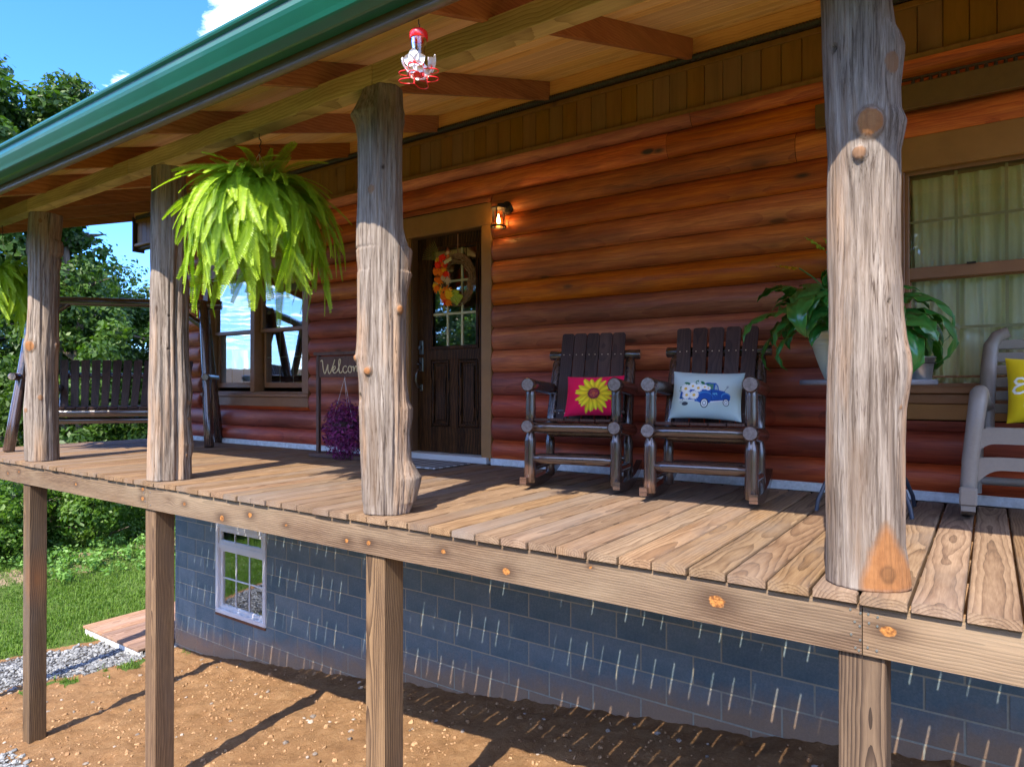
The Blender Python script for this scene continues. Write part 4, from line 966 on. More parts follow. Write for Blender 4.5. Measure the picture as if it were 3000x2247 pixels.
# ---------------------------------------------------------------- log rocking chairs
M['chair'] = wood('dark_varnished_log', (.022, .012, .009), (.050, .026, .019), (.105, .058, .042), 'X', rings=14, rough=.22, knots=.05, streak=.5, bump=.04, tint=.1, spec=.7, coat=.9)
M['chairz'] = wood('dark_varnished_log_upright', (.022, .012, .009), (.050, .026, .019), (.105, .058, .042), 'Z', rings=14, rough=.22, knots=.05, streak=.5, bump=.04, tint=.1, spec=.7, coat=.9)
M['end_sheen'] = plain('varnished_log_end_sky_sheen', (.20, .17, .165), .2, spec=.8, coat=.9, nscale=60, namt=.35)  # log ends made paler: sky reflection on the gloss put into the colour
M['slat'] = wood('dark_stained_slat', (.020, .009, .007), (.045, .020, .015), (.085, .042, .030), 'Z', rings=24, rough=.5, knots=.03, streak=.5, bump=.12, tint=.15)
M['screw'] = plain('brass_screw', (.75, .62, .40), .3, metal=.6)
def log_end(p0, p1, r, n=18, ch=.006, ten0=0, ten1=0):
    """turned log between two points; ten = length of a tapered end"""
    p0, p1 = Vector(p0), Vector(p1); d = (p1-p0); L = d.length; d.normalize(); P = []; Rr = []
    if ten0: P += [p0, p0+d*ten0]; Rr += [r*.52, r*.94]; P.append(p0+d*(ten0+.01)); Rr.append(r)
    else: P += [p0, p0+d*ch]; Rr += [r-ch, r]
    for k in range(1, 5): P.append(p0+d*(L*k/5)); Rr.append(r*(1+.03*math.sin(k*2.1+L*9+r*70)))
    if ten1: P += [p1-d*(ten1+.01), p1-d*ten1, p1]; Rr += [r, r*.94, r*.52]
    else: P += [p1-d*ch, p1]; Rr += [r, r-ch]
    o = sorted(range(len(P)), key=lambda i: (P[i]-p0).dot(d)); P = [P[i] for i in o]; Rr = [Rr[i] for i in o]
    return P, Rr
def logpart(name, parent, p0, p1, r, mat='chair', **k):
    P, Rr = log_end(p0, p1, r, **k); me = G().tube(P, Rr, 18).mesh(name); me.materials.append(M[mat]); me.materials.append(M['end_sheen'])
    for p in me.polygons:
        if len(p.vertices) == 18: p.material_index = 1
    return link(name, me, None, parent)
def rocking_chair(name, label, loc, yaw, fan=0.):
    t = thing(name, label, 'rocking chair', loc, (0, 0, yaw), 'dark log rocking chairs on the porch')
    hx = .286
    for s in (-1, 1):
        logpart('seat_rail', t, (s*hx, -.065, .418), (s*hx, .52, .372), .043)
        logpart('front_leg', t, (s*hx, -.005, .045), (s*hx, .005, .388), .037, 'chairz', ten1=.05)
        logpart('rear_leg', t, (s*(hx-.005), .43, .045), (s*(hx-.005), .43, .355), .033, 'chairz', ten1=.05)
        logpart('arm_post', t, (s*hx, .012, .448), (s*hx, .02, .662), .033, 'chairz')
        logpart('arm', t, (s*hx, -.055, .688), (s*(hx+.004), .515, .655), .045)
        logpart('back_post', t, (s*(hx-.012), .42, .36), (s*(hx-.02), .60, .885), .040, 'chairz', ten1=.04)
        logpart('side_stretcher', t, (s*hx, .02, .145), (s*hx, .41, .135), .026, ten0=.04, ten1=.04)
        # curved rocker, sawn from a plank
        n = 16; up = []; dn = []
        for i in range(n+1):
            y = -.085+.80*i/n; zb = .0015+.34*(y-.24)**2*(1+.2*(y > .5)); dn.append((y, zb)); up.append((y, zb+.062-.012*abs(2*i/n-1)))
        g = G(); g.prism(dn+up[::-1], 'X', s*(hx+.020)-.022, s*(hx+.020)+.022); link('rocker', g, M['chair'], t)
    logpart('front_rail', t, (-.262, .0, .410), (.262, .0, .410), .034)
    logpart('rear_rail', t, (-.262, .33, .355), (.262, .33, .355), .03)
    logpart('stretcher', t, (-.268, .0, .205), (.268, .0, .205), .034, ten0=.045, ten1=.045)
    logpart('rear_stretcher', t, (-.268, .43, .18), (.268, .43, .18), .024, ten0=.04, ten1=.04)
    logpart('crossbar', t, (-.335, .613, .905), (.335, .613, .905), .035)
    logpart('lower_crossbar', t, (-.255, .435, .50), (.255, .435, .50), .028, ten0=.03, ten1=.03)
    for i in range(5):
        g = G(); x = -.205+i*.1025; g.box(x-.0485, x+.0485, -.038, .43, .449, .468, .003, Matrix.Rotation(R(-3), 4, 'X')); link('seat_slat', g, M['slat'], t)
        xb = -.188+i*.094; dx = (i-2)*fan
        g = G(); w = .0450; L = .66; c = .014
        pl = [(-w+.004, 0), (w-.004, 0), (w, L-c), (w-c*.4, L-c*.35), (w-c, L), (-w+c, L), (-w+c*.4, L-c*.35), (-w, L-c)]
        g.prism(pl, 'Y', 0, .019)
        Mx = Matrix.Translation((xb, .385, .435)) @ Matrix.Rotation(-math.atan2(.20, .62), 4, 'X') @ Matrix.Rotation(math.atan2(dx, .62), 4, 'Y')
        o = link('back_slat', g, M['slat'], t); o.matrix_local = Mx
        sg = G()
        for sx in (-.022, .022):
            for zz in (.495, .055): sg.tube([(sx, .002, zz), (sx, -.0025, zz)], [.0042, .0036], 8)
        link('screw', sg, M['screw'], o, kind='stuff')
    return t
ca = rocking_chair('rocking_chair', 'log rocking chair nearer the front door holding the pink sunflower pillow', (-2.195, 1.335, .0015), R(14.5))
cb = rocking_chair('rocking_chair', 'log rocking chair holding the pale pillow with a blue truck', (-1.36, 1.345, .0015), R(8.5), .012)

# ---------------------------------------------------------------- printed pillows
def pillow(name, label, w, h, paint, Mx, base, res=(230, 180), thick=.065, seam=(.5, .5, .5)):
    nx, ny = res; u = np.linspace(-1, 1, nx); v = np.linspace(-1, 1, ny); U, V_ = np.meshgrid(u, v, indexing='ij')
    def surf(sgn):
        ux = U*(1-.055*(1-V_**2)); vy = V_*(1-.075*(1-U**2))
        hgt = thick*(np.clip(1-np.abs(U)**3.2, 0, 1)**.62)*(np.clip(1-np.abs(V_)**3.2, 0, 1)**.62)
        hgt = hgt+.006*(fbm(U*2.2+5+sgn, V_*2.2, 33, 3)-.45)*np.clip(hgt/thick, 0, 1)
        return np.stack([ux*w/2, -sgn*hgt, vy*h/2], -1)
    A = surf(1); B = surf(-1); i = np.arange(nx*ny).reshape(nx, ny); F = np.stack([i[:-1, :-1], i[1:, :-1], i[1:, 1:], i[:-1, 1:]], -1).reshape(-1, 4)
    col = paint(U*w/2, V_*h/2); V = np.concatenate([A.reshape(-1, 3), B.reshape(-1, 3)+[0, .0006, 0]]); F = np.concatenate([F, F[:, ::-1]+nx*ny])
    cc = np.concatenate([col.reshape(-1, 3), np.tile(np.array(base), (nx*ny, 1))])
    t = NT(name+'_fabric'); a = t.attr('print').outputs['Color']; n = t.noise(t.obj(False), 420, 2); c = t.mix(t.math('MULTIPLY', n, .05), a, (.3, .3, .3)); t.set(color=c, rough=.9, spec=.15); t.bump(t.noise(t.obj(False), 14, 3), .25, .01)
    t.b.inputs['Sheen Weight'].default_value = .05
    o = link('pillow', raw_mesh(name, V, F, True, {'print': cc}), t.m); o.matrix_world = Mx
    return tag(o, label, 'pillow')
def blend(c, m, col): return c*(1-m[..., None])+np.array(col)*m[..., None]
def ss(d, e=.0012): return np.clip(.5-d/e/2, 0, 1)
def ell(x, y, cx, cy, a, b, rot=0): 
    c, s = math.cos(rot), math.sin(rot); X = (x-cx)*c+(y-cy)*s; Y = -(x-cx)*s+(y-cy)*c; return (np.sqrt((X/a)**2+(Y/b)**2)-1)*min(a, b)
def polym(x, y, pts):
    ins = np.zeros_like(x, bool); n = len(pts)
    for i in range(n):
        (xa, ya), (xb, yb) = pts[i], pts[(i+1) % n]; cond = ((ya > y) != (yb > y)) & (x < (xb-xa)*(y-ya)/(yb-ya+1e-12)+xa); ins ^= cond
    return ins.astype(float)
def stroke(x, y, pts, w):
    m = np.full_like(x, 9.)
    for (xa, ya), (xb, yb) in zip(pts[:-1], pts[1:]):
        dx, dy = xb-xa, yb-ya; t = np.clip(((x-xa)*dx+(y-ya)*dy)/(dx*dx+dy*dy+1e-12), 0, 1); m = np.minimum(m, np.hypot(x-xa-t*dx, y-ya-t*dy))
    return ss(m-w)
def paint_sunflower(x, y):
    c = np.zeros(x.shape+(3,))+np.array((.88, .004, .085)); cx, cy = .012, -.006
    X, Y = x-cx, y-cy; rr = np.hypot(X, Y); th = np.arctan2(Y, X)
    for layer, n, R0, ph, base in ((0, 15, .138, .2, (.92, .60, .012)), (1, 14, .128, .0, (.98, .74, .02))):
        for k in range(n):
            a = 2*math.pi*(k+ph)/n+.06*math.sin(k*3.3); L = R0*(1+.09*math.sin(k*2.7+layer)); d = X*math.cos(a)+Y*math.sin(a); q = -X*math.sin(a)+Y*math.cos(a)
            tt = np.clip(d/L, 0, 1); wd = .0235*np.sqrt(np.clip(np.sin(np.pi*np.clip(tt**.85, 0, 1)), 0, 1))*(1-.15*tt)
            m = ss(np.abs(q)-wd)*(d > .02)*(d < L); edge = np.clip(1-np.abs(q)/(wd+1e-6), 0, 1)
            colr = np.array(base)*(.62+.45*edge[..., None])+np.array((.05, .16, .03))*np.clip(tt-.45, 0, 1)[..., None]*edge[..., None]*1.5
            colr = colr*(1-np.clip(.62-tt, 0, 1)[..., None]**1.2*1.2)+np.array((.42, .03, .02))*np.clip(.62-tt, 0, 1)[..., None]**1.2*1.2
            c = c*(1-m[..., None])+colr*m[..., None]
    n = fbm(x*150+9, y*150+9, 4, 3)
    m = ss(rr-.044-.004*np.sin(th*23)); c = blend(c, m, (.10, .004, .03)); m = ss(rr-.037-.003*np.sin(th*31)); c = blend(c, m, (.30, .015, .05)); 
    c = blend(c, ss(rr-.029)*np.clip(n*2.6-.7, 0, 1), (.62, .22, .05)); c = blend(c, ss(rr-.013)*.6, (.60, .10, .05)); c = blend(c, ss(rr-.044)*(n > .62), (.16, .01, .10))
    return np.clip(c, 0, 1)
def daisy(c, x, y, cx, cy, r, n=15, ph=0):
    X, Y = x-cx, y-cy; rr = np.hypot(X, Y); th = np.arctan2(Y, X)+ph; e = r*(.62+.38*np.abs(np.cos(th*n/2))**.5)
    c = blend(c, ss(rr-e), (.80, .82, .80)); c = blend(c, ss(np.abs(np.abs(np.cos(th*n/2))-.12)*.02-.0012, .001)*ss(rr-r)*.3, (.35, .4, .45)); c = blend(c, ss(rr-r*.30), (.75, .42, .03)); return blend(c, ss(rr-r*.12), (.85, .6, .12))
def paint_truck(x, y):
    c = np.zeros(x.shape+(3,))+np.array((.50, .60, .58)); s = 1.0
    blue = (.012, .08, .36); dk = (.005, .025, .12); lt = (.05, .22, .55)
    # bed, rear fender, cab, hood and front fender of the pickup facing right
    c = blend(c, polym(x, y, [(-.155, .015), (-.02, .018), (.035, .015), (.045, -.055), (-.015, -.07), (-.08, -.062), (-.16, -.045)]), blue)
    c = blend(c, polym(x, y, [(-.02, .018), (-.012, .060), (.01, .069), (.062, .066), (.078, .046), (.085, .015), (.088, -.055), (.035, -.062)]), blue)
    c = blend(c, polym(x, y, [(.06, .058), (.072, .044), (.079, .018), (.058, .020)]), (.30, .42, .48)); c = blend(c, polym(x, y, [(.005, .060), (.048, .058), (.050, .022), (.002, .020)]), (.08, .22, .14))
    c = blend(c, polym(x, y, [(.083, .016), (.120, .010), (.132, -.004), (.150, -.012), (.154, -.042), (.148, -.050), (.088, -.055)]), blue)
    c = blend(c, ss(ell(x, y, .128, -.022, .028, .024)), lt); c = blend(c, ss(ell(x, y, .130, -.030, .024, .022)), blue)
    c = blend(c, ss(ell(x, y, -.005, -.035, .055, .040)), lt); c = blend(c, ss(ell(x, y, .0, -.042, .050, .038)), blue)
    c = blend(c, ss(ell(x, y, .060, -.018, .018, .022, .3))*(fbm(x*120, y*120, 3, 2) > .4), (.12, .42, .62)); c = blend(c, stroke(x, y, [(.040, .015), (.042, -.054), (.086, -.05)], .0012), dk)
    c = blend(c, polym(x, y, [(-.165, -.046), (-.060, -.056), (-.060, -.065), (-.165, -.058)]), (.62, .66, .66)); c = blend(c, polym(x, y, [(.035, -.062), (.118, -.050), (.118, -.056), (.035, -.070)]), (.66, .70, .72))
    c = blend(c, polym(x, y, [(-.155, -.060), (-.115, -.065), (-.115, -.082), (-.155, -.076)]), (.40, .48, .50))
    c = blend(c, ss(ell(x, y, -.120, -.080, .020, .012)), (.04, .05, .07))
    for (a, b, r) in ((.0, -.074, .031), (.131, -.062, .024)):
        c = blend(c, ss(ell(x, y, a, b, r*.78, r)), (.02, .03, .05)); c = blend(c, ss(ell(x, y, a, b, r*.60, r*.80)), (.80, .82, .82)); c = blend(c, ss(ell(x, y, a, b, r*.38, r*.55)), (.10, .13, .18)); c = blend(c, ss(ell(x, y, a, b, r*.26, r*.38)), (.70, .74, .76))
    for (a, b, r) in ((-.115, .055, .022), (-.055, .072, .018), (-.158, .02, .018), (.005, .048, .022), (-.145, -.045, .014), (-.02, .066, .016)):
        c = blend(c, ss(ell(x, y, a, b, r, r*.55, a*30))*(fbm(x*90, y*90, 7, 2) > .33), (.01, .14, .05))
    for (a, b, r) in ((-.125, .022, .033), (-.08, .040, .026), (-.045, .028, .030), (-.005, .036, .020), (-.115, -.022, .030), (-.068, -.022, .032), (.018, .028, .016)): c = daisy(c, x, y, a, b, r, 15, a*40)
    c = blend(c, stroke(x, y, [(.118, .012), (.128, .030), (.135, .044)], .0011), dk); c = blend(c, ss(np.abs(ell(x, y, .134, .042, .005, .006))-.0007), dk)
    return np.clip(c, 0, 1)
def paint_yellow(x, y):
    c = np.zeros(x.shape+(3,))+np.array((.72, .52, .004)); wh = (.85, .85, .75)
    pts = [(-.105, .040), (-.118, .052), (-.138, .052), (-.150, .038), (-.143, .022), (-.125, .018), (-.112, .020), (-.128, .014), (-.150, .004), (-.158, -.012), (-.150, -.028), (-.130, -.032), (-.108, -.022), (-.085, .0), (-.065, .03), (-.06, .04)]
    c = blend(c, stroke(x, y, pts, .0058), wh)
    for k in range(3): c = blend(c, stroke(x, y, [(-.05+k*.05, .02), (-.04+k*.05, -.02), (-.025+k*.05, -.025), (-.012+k*.05, .015), (-.01+k*.05, -.02)], .0045), wh)
    c = blend(c, stroke(x, y, [(-.105, -.055), (-.107, -.105)], .005), wh)
    for k in range(3): c = blend(c, stroke(x, y, [(-.107+k*.05, -.09), (-.09+k*.05, -.065), (-.078+k*.05, -.085), (-.074+k*.05, -.105)], .0045), wh)
    return c
def on_chair(ch, x, y, z, tilt, yaw=0, roll=0):
    return Matrix.Translation(ch.location) @ Matrix.Rotation(ch.rotation_euler[2], 4, 'Z') @ Matrix.Translation((x, y, z)) @ Matrix.Rotation(yaw, 4, 'Z') @ Matrix.Rotation(-tilt, 4, 'X') @ Matrix.Rotation(roll, 4, 'Y')
pillow('sunflower_pillow', 'hot pink pillow printed with a yellow sunflower', .40, .30, paint_sunflower, on_chair(ca, .075, .29, .610, R(24), R(0), R(-1)), (.88, .004, .085))
pillow('truck_pillow', 'pale blue pillow printed with a blue truck full of daisies', .43, .315, paint_truck, on_chair(cb, -.01, .28, .618, R(22), R(2), R(2)), (.55, .64, .62))

# ---------------------------------------------------------------- grey plastic rocker
M['resin'] = plain('taupe_moulded_plastic', (.215, .185, .155), .42, nscale=60, namt=.05, bump=.05)
gc_ = thing('plastic_rocker', 'taupe plastic rocking chair cut by the right edge with a yellow pillow', 'rocking chair', (.23, 1.68, .0015), (0, 0, R(2)))
def arc(cx, cy, r, a0, a1, n): return [(cx+r*math.cos(R(a0+(a1-a0)*i/n)), cy+r*math.sin(R(a0+(a1-a0)*i/n))) for i in range(n+1)]
for s in (-1, 1):
    # front stile and arm, one moulded curve (local x right, y back, z up)
    g = G(); P = [(s*.315, -.02, .14), (s*.305, -.02, .30), (s*.288, -.015, .46), (s*.272, -.01, .60), (s*.268, .01, .638), (s*.262, .05, .646), (s*.245, .25, .60), (s*.215, .40, .56)]
    rr = [.036, .037, .038, .040, .040, .038, .036, .03]; g.tube(P, rr, 14, up=(1, 0, 0)); link('arm', g, M['resin'], gc_)
    g = G(); g.prism([(-.0, .40), (.02, .46), (.06, .53), (.14, .50), (.24, .44), (.33, .40), (.34, .52), (.25, .585), (.05, .635), (.0, .62)], 'X', s*.262-.012, s*.262+.012); link('arm_web', g, M['resin'], gc_)
    # moulded rocker runner
    n = 18; up = []; dn = []
    for i in range(n+1):
        y = -.09+.64*i/n; zb = .001+.60*(y-.22)**2; dn.append((y, zb)); up.append((y, zb+.075+.03*(1-abs(2*i/n-1))))
    g = G(); g.prism(dn+up[::-1], 'X', s*.315-.03, s*.315+.03); g.box(s*.315-.038, s*.315+.038, -.10, -.03, .085, .175, .008); link('rocker', g, M['resin'], gc_)
    g = G(); g.tube([(s*.28, .40, .09), (s*.27, .40, .40)], [.034, .036], 12); link('rear_leg', g, M['resin'], gc_)
    g = G(); g.tube([(s*.225, .33, .42), (s*.222, .38, .58), (s*.212, .44, .78), (s*.20, .475, .90), (s*.17, .485, .955), (s*.12, .487, .975)], [.034, .036, .038, .036, .034, .032], 12, up=(1, 0, 0), flat=.7); link('back_stile', g, M['resin'], gc_)
# arched front apron and stretcher
o_ = [(-.315, .325), (-.255, .468), (-.24, .472), (.24, .472), (.255, .468), (.315, .325)]
def arch(z0, z1, x, rad): return [(-x, z0)]+[(-x+.015, z1-rad*.6), (-x+.035, z1-.012), (-x+.07, z1), (x-.07, z1), (x-.035, z1-.012), (x-.015, z1-rad*.6)]+[(x, z0)]
def apron(name, zt, zm, zb, x0, x1, y0, y1, rad):
    xs = np.linspace(-x0, x0, 41); top = [(x, zt-.012*(abs(x)/x0)**6) for x in xs]; bot = []
    for x in xs[::-1]:
        e = (abs(x)-x1)/(x0-x1); bot.append((x, zm if e < 0 else zm-(zm-zb)*min(1, e)**2.2))
    g = G(); V = [(x, y0, z) for x, z in top]+[(x, y0, z) for x, z in bot[::-1]]; V2 = [(x, y1, z) for _, _, z in [(0, 0, 0)]*0 for x in []]
    n = 41; A = [(x, y0, z) for x, z in top]; B = [(x, y0, z) for x, z in bot[::-1]]; C = [(x, y1, z) for x, z in top]; D = [(x, y1, z) for x, z in bot[::-1]]
    V = A+B+C+D; F = []
    for i in range(n-1): F += [(i, n+i, n+i+1, i+1), (2*n+i, 2*n+i+1, 3*n+i+1, 3*n+i), (i, i+1, 2*n+i+1, 2*n+i), (n+i, 3*n+i, 3*n+i+1, n+i+1)]
    g.add(V, F); link(name, g, M['resin'], gc_)
apron('front_apron', .470, .392, .325, .290, .20, -.035, .0, .05)
apron('front_stretcher', .326, .262, .16, .300, .17, -.030, .005, .05)
for i in range(6): g = G(); g.box(-.245, .245, -.02+i*.065, .035+i*.065, .455-i*.008, .472-i*.008, .005); link('seat_slat', g, M['resin'], gc_)
for i in range(6): g = G(); zb = .53+i*.07; yb = .35+(zb-.42)*.27; g.box(-.20, .20, yb, yb+.018, zb, zb+.052, .005); link('back_slat', g, M['resin'], gc_)
g = G(); g.tube([(-.28, .40, .16), (.28, .40, .16)], .022, 10); link('rear_stretcher', g, M['resin'], gc_)
pillow('yellow_pillow', 'bright yellow pillow with white script on the plastic rocker', .36, .36, paint_yellow, on_chair(gc_, .035, .27, .655, R(18)), (.72, .52, .004), res=(150, 150))

# ---------------------------------------------------------------- small table with pots
M['table'] = plain('grey_metal_table', (.16, .16, .18), .35, spec=.5, nscale=4)
TX, TY, TZ = -.555, 1.75, .70
tb = thing('side_table', 'low grey table with curved dark legs behind the thick log post', 'table', (TX, TY, .0015))
g = G(); g.lathe([(0, .684), (.335, .684), (.340, .688), (.340, .708), (.334, .713), (.325, .708), (0, .708)], n=48); link('table_top', g, M['table'], tb)
lm = G().tube([(.10, 0, .684), (.13, 0, .55), (.12, 0, .38), (.18, 0, .25), (.26, 0, .15), (.305, 0, .06), (.318, 0, .0)], [.011]*7, 10, up=(0, 1, 0)).mesh('leg'); lm.materials.append(plain('dark_blue_metal_leg', (.025, .03, .045), .4))
for k in range(4): link('leg', lm, None, tb, rot=(0, 0, R(-42+90*k)))
pot = thing('plant_pot', 'cream ribbed flower pot with a peace lily on the low table', 'pot', (-.665, 1.75, TZ+.0135))
pr = [(.0, .0), (.095, .0), (.105, .01), (.125, .06), (.150, .13), (.168, .19), (.178, .235), (.192, .245), (.196, .262), (.192, .272), (.182, .272), (.176, .262), (.165, .235), (.0, .232)]
g = G(); g.lathe([(a*.98, b) for a, b in pr], n=56, fl=.0); link('bowl', g, plain('cream_plastic_pot', (.62, .58, .44), .5, nscale=6, namt=.06), pot)
g = G()
for q in range(9): g.lathe([(.112+q*.0075, .035+q*.022), (.116+q*.0075, .040+q*.022), (.114+q*.0075, .046+q*.022)], n=48)
link('rib', g, pot.children[0].data.materials[0], pot, kind='stuff')
def lily_mat():
    t = NT('peace_lily_leaf'); a = t.attr('mid').outputs['Fac']; r = t.rand(); s_ = t.attr('vein').outputs['Fac']
    c = t.mix(r, (.010, .075, .012), (.030, .18, .028)); c = t.mix(t.math('MULTIPLY', s_, .45), c, (.05, .24, .04)); c = t.mix(t.rng(a, .80, .99), c, (.22, .36, .02))
    t.set(color=c, rough=.28, spec=.6, coat=.3); tl = t.n('ShaderNodeBsdfTranslucent'); tl.inputs[0].default_value = (.10, .35, .02, 1)
    mx = t.n('ShaderNodeMixShader'); mx.inputs[0].default_value = .15; t.l(t.b.outputs[0], mx.inputs[1]); t.l(tl.outputs[0], mx.inputs[2]); t.l(mx.outputs[0], t.out.inputs[0]); return t.m
M['lily'] = lily_mat(); M['spathe'] = plain('yellow_green_spathe', (.30, .42, .02), .5); M['spathe2'] = plain('yellow_spathe', (.72, .42, .01), .5); M['stem'] = plain('green_stem', (.05, .16, .02), .5)
def lily_leaf(L, w, droop, stem, seed, mat=None):
    """arching stalk that ends in a pointed blade, built along +x then rotated"""
    n = 15; m = 7; r = random.Random(seed); pts = []; a = R(78); p = Vector((0, 0, 0))
    ns = 8; st = [p.copy()]
    for i in range(ns): p = p+Vector((math.cos(a), 0, math.sin(a)))*stem/ns; a -= R(droop*.35/ns*1.); st.append(p.copy())
    V = []; mid = []; vein = []; tw = r.uniform(-.5, .5)
    c = p.copy()
    for i in range(n+1):
        t = i/n; wd = w*math.sin(math.pi*min(1, t**.72))**.85*(1-.25*t) if 0 < t < 1 else .0008
        T = Vector((math.cos(a), 0, math.sin(a))); S = Vector((0, 1, 0)); N = T.cross(S); S = (S+N*.25*tw).normalized()
        for j in range(-m, m+1):
            u = j/m; V.append(c+S*(u*wd)+N*(-.25*abs(u)*wd+.012*math.sin(t*22+abs(u)*6)*abs(u)*(wd/w)+.004*math.sin(t*60)*abs(u))); mid.append(abs(u)**3*.93+.1*(t > .93)); vein.append(.5+.5*math.sin(t*52-abs(u)*9) if abs(u) > .08 else 1.)
        c = c+T*L/n; a -= R(droop/n*(.5+t))
    k = 2*m+1; F = [(i*k+j, (i+1)*k+j, (i+1)*k+j+1, i*k+j+1) for i in range(n) for j in range(2*m)]
    me = raw_mesh('lily_leaf', [tuple(q) for q in V], F, True, {'mid': np.array(mid), 'vein': np.array(vein)})
    return me, st
plant = thing('peace_lily', 'glossy peace lily with broad drooping leaves and two yellowing flowers', 'potted plant', (-.665, 1.75, TZ+.24))
lvs = [lily_leaf(.235+.02*i, .070+.006*(i % 3), 70+14*i, .17+.05*(i % 4), i) for i in range(8)]
for i in range(72):
    me, st = lvs[i % 8]; az = i*2.39996+random.uniform(-.2, .2); tilt = random.uniform(-.05, .75) if i > 12 else random.uniform(-.2, .2); s = random.uniform(.85, 1.2)
    o = link('leaf', me, M['lily'], plant, loc=(.03*math.cos(az), .03*math.sin(az), 0)); o.rotation_euler = (random.uniform(-.25, .25), tilt, az); o.scale = (s, s, s)
    sg = link('stalk', G().tube(st, [.004, .0036]+[.0032]*(len(st)-2), 6), M['stem'], o)
for i, (az, tl, L, mt) in enumerate(((R(165), .55, .50, 'spathe2'), (R(176), .18, .52, 'spathe'), (R(200), .02, .46, 'spathe'), (R(190), -.05, .62, 'spathe'))):
    P = [Vector((math.sin(tl*k/6)*L*k/6, 0, math.cos(tl*k/6*.9)*L*k/6)) for k in range(7)]
    o = link('flower_stalk', G().tube(P, [.0045]*7, 7), M['stem'], plant, rot=(0, 0, az))
    me, _ = lily_leaf(.15, .036, 20, .01, 50+i); q = link('spathe', me, M[mt], o, loc=P[-1]); q.rotation_euler = (0, .2+tl*1.3, 0)
pl_ = thing('metal_pail', 'small galvanised pail on the right side of the low table', 'pail', (-.325, 1.70, TZ+.0135))
g = G(); g.lathe([(0, 0), (.082, 0), (.084, .004), (.098, .11), (.103, .112), (.104, .118), (.100, .121), (.096, .117), (.083, .012), (0, .01)], n=40, fl=.012, fn=20); link('bucket', g, plain('galvanised_metal', (.45, .48, .50), .3, metal=.85, nscale=12, namt=.3), pl_)
g = G(); g.tube([(.104*math.cos(a), .104*math.sin(a), .085) for a in np.linspace(0, 2*math.pi, 40)], .0028, 6, caps=False); link('band', g, M['black'], pl_)

# ---------------------------------------------------------------- door furnishings
def plaid(nm):
    t = NT(nm); v = t.obj(False); sp = t.n('ShaderNodeSeparateXYZ'); t.l(v, sp.inputs[0])
    fx = t.math('GREATER_THAN', t.math('FRACT', t.math('MULTIPLY', sp.outputs[0], 11.)), .5); fy = t.math('GREATER_THAN', t.math('FRACT', t.math('MULTIPLY', sp.outputs[1], 11.)), .5)
    s = t.math('ADD', fx, fy); n = t.noise(v, 200, 2)
    c = t.mix(t.math('MULTIPLY', s, .5), (.42, .44, .46), (.012, .014, .018)); t.set(color=c, rough=.95, spec=.1); t.bump(n, .5, .004); return t.m
mat_ = link('doormat', G().box(-.38, .38, -.24, .24, 0, .014, .004), plaid('black_and_white_plaid'), loc=(-4.06, 1.92, .0025)); tag(mat_, 'black and white plaid doormat on the boards before the front door', 'doormat')
lan = thing('porch_lantern', 'lit black wall lantern with a clear glass cylinder beside the door', 'lantern', (-3.385, W-.125, 2.02))
g = G(); g.tube([(.03, .125-.055, .185), (.03, .125-.035, .185), (.03, .125-.03, .185)], [.048, .062, .062], 28); link('wall_plate', g, M['black'], lan)
g = G(); g.tube([(.03, .08, .185), (.02, .03, .20), (0, 0, .195), (0, 0, .172)], [.014, .013, .013, .016], 10); g.lathe([(0, .176), (.05, .175), (.064, .168), (.066, .160), (.060, .160), (0, .162)], n=28); link('bracket', g, M['black'], lan)
g = G(); g.lathe([(.056, .008), (.056, .160)], n=28); link('glass', g, M['glass3'], lan)
for k in range(3):
    a = R(-70+120*k); g = G(); g.box(-.005, .005, -.0015, .0015, .0, .168, .0005, Matrix.Translation((.063*math.cos(a), .063*math.sin(a), 0)) @ Matrix.Rotation(a+R(90), 4, 'Z')); link('cage_bar', g, M['black'], lan)
g = G(); g.lathe([(.052, .002), (.066, .002), (.068, .006), (.068, .014), (.064, .018), (.056, .014), (.052, .010), (.052, .002)], n=28); link('base_ring', g, M['black'], lan)
t = NT('warm_bulb'); t.set(color=(1, .6, .2), emit=(1., .50, .12, 1), emits=12.); g = G(); g.lathe([(0, .03), (.008, .032), (.013, .05), (.012, .075), (.005, .105), (0, .118)], n=14); link('bulb', g, t.m, lan)
t2 = NT('amber_candle_sleeve'); t2.set(color=(.9, .5, .15), emit=(1, .42, .06, 1), emits=1.6, rough=.6); g = G(); g.lathe([(.0, .012), (.016, .012), (.016, .034), (.0, .034)], n=14); link('candle', g, t2.m, lan)
ld = bpy.data.lights.new('lantern_light', 'POINT'); lo = bpy.data.objects.new('lantern_light', ld); COL.objects.link(lo); lo.parent = lan; lo.location = (0, 0, .08); ld.energy = .22; ld.color = (1, .5, .15); ld.shadow_soft_size = .02

wr = thing('wreath', 'autumn grapevine wreath with orange flowers hung on the front door', 'wreath', (-3.965, W+.035, 1.648))
g = G(); rr_ = random.Random(3)
for k in range(34):
    ph = rr_.uniform(0, 6.28); rad = rr_.uniform(.155, .215); w1_ = rr_.uniform(.008, .02); ncy = rr_.choice((1, 2, 3)); P = []
    for i in range(41):
        a = 2*math.pi*i/40+ph; q = rad+w1_*math.sin(a*ncy+ph*3); P.append((q*math.cos(a)*.93, -.012+.018*math.cos(a*ncy*2+ph), q*math.sin(a)*1.06))
    g.tube(P, rr_.uniform(.0022, .0042), 5, caps=False)
for k in range(16):
    a = rr_.uniform(-.9, 1.6); P = [(.19*math.cos(a), -.02, .2*math.sin(a)), (.235*math.cos(a+.1), -.04, .245*math.sin(a+.1))]; g.tube(P, [.0022, .001], 5)
link('vine_ring', g, plain('grapevine', (.24, .13, .06), .8, nscale=40, namt=.4), wr)
